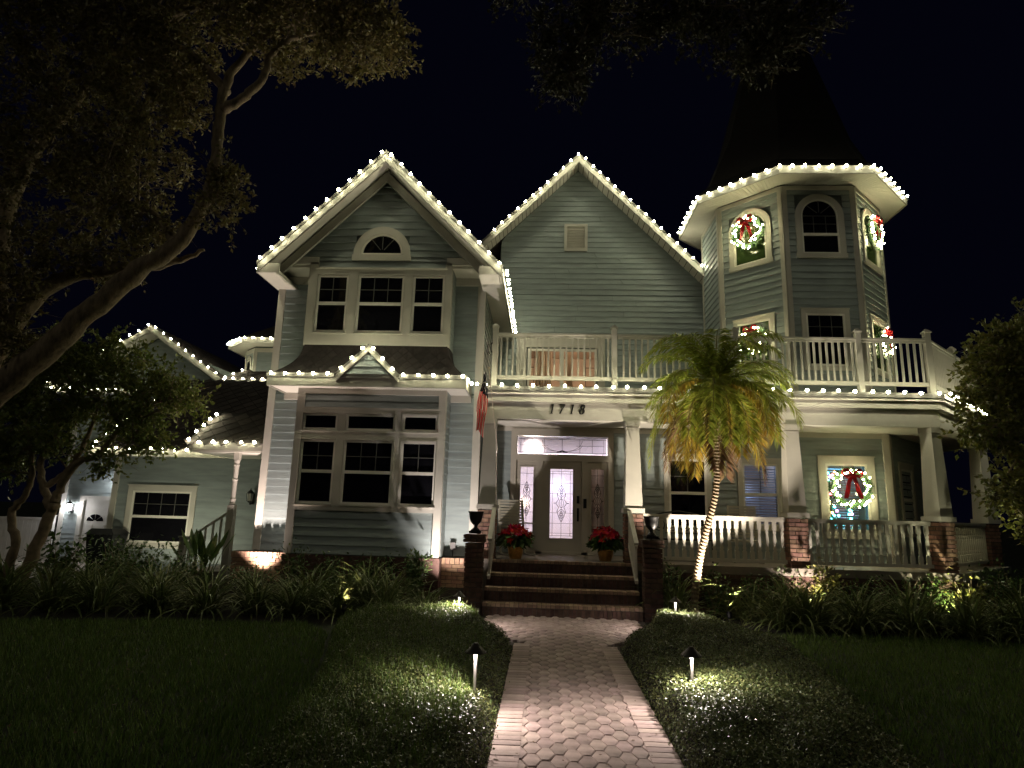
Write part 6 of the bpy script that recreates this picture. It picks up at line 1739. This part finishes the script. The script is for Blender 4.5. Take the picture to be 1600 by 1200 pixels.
sb = [(-9.6,11.2,3.9,.95,.8,.65,1),(-8.4,11.2,4.25,1.0,.8,.50,1),(-7.45,11.1,3.95,.75,.7,.45,1),(-6.85,11.0,3.6,.55,.5,.38,1),(-9.5,11.2,3.0,.9,.8,.55,1),(-8.25,11.2,3.3,.8,.7,.45,1),(-7.35,11.0,3.15,.45,.4,.30,.9),(-9.8,11.2,2.3,.6,.6,.4,.9),(-8.7,11.2,2.65,.5,.5,.25,.8),(-6.95,11.0,2.72,.40,.35,.26,1),(-6.35,10.95,3.42,.28,.25,.14,1),(-7.75,11.0,2.35,.3,.3,.16,.8)]
tree('small_tree', (-9.15,11.2,0), sml, sb, 26000, (.055,.105), 'leaf_small', 'bark_small', 'small twisted multi-stemmed tree with dense glossy leaves beside the driveway', 22, twigs=6)
rt = [([(8.5,11.0,-.02),(8.45,11.0,1.2),(8.3,11.0,2.3),(8.1,10.9,3.4),(7.8,10.9,4.3)], [.10,.09,.07,.05,.02]), ([(8.45,11.0,1.2),(8.8,11.0,2.4),(9.2,11.0,3.6)], [.07,.05,.02]), ([(8.3,11.0,2.3),(7.8,10.9,2.7),(7.3,10.8,3.2)], [.045,.03,.012])]
rb = [(7.6,10.8,4.45,.55,.5,.38,1),(8.3,10.9,4.8,.7,.6,.55,1),(7.35,10.8,3.9,.32,.35,.25,1),(8.05,10.9,3.85,.75,.6,.5,1),(7.65,10.8,3.15,.45,.45,.35,1),(8.35,10.9,2.8,.65,.6,.65,1),(7.5,10.8,2.15,.28,.3,.28,1),(8.3,10.9,1.8,.55,.5,.5,1),(6.98,10.75,3.28,.24,.22,.13,1),(9.3,11,3.6,.8,.8,1.4,.7)]
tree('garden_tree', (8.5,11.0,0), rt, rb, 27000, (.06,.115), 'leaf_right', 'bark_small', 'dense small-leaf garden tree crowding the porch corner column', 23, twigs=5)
ov = [([(7.2,2.6,-.02),(7.1,2.7,2.5),(6.6,3.2,5.2),(5.2,4.6,7.4),(3.4,6.0,8.1),(1.6,6.5,8.0),(-.2,6.6,7.9)], [.34,.28,.22,.15,.10,.06,.02]), ([(3.4,6.0,8.1),(2.9,6.4,7.5),(2.4,6.5,7.0)], [.05,.03,.01]), ([(.8,6.5,7.95),(.5,6.5,7.3),(.2,6.5,6.8)], [.04,.025,.008])]
ovb = [(.28,6.5,7.1,.50,.5,.42,1),(.12,6.5,6.6,.26,.3,.22,1.2),(1.0,6.5,7.25,.4,.4,.24,1),(1.55,6.5,7.25,.4,.4,.28,1),(2.3,6.5,7.15,.5,.5,.40,1),(2.42,6.5,6.82,.2,.25,.2,1.2),(3.0,6.5,7.3,.3,.3,.26,1),(1.2,6.4,8.0,2.3,.9,.5,.4)]
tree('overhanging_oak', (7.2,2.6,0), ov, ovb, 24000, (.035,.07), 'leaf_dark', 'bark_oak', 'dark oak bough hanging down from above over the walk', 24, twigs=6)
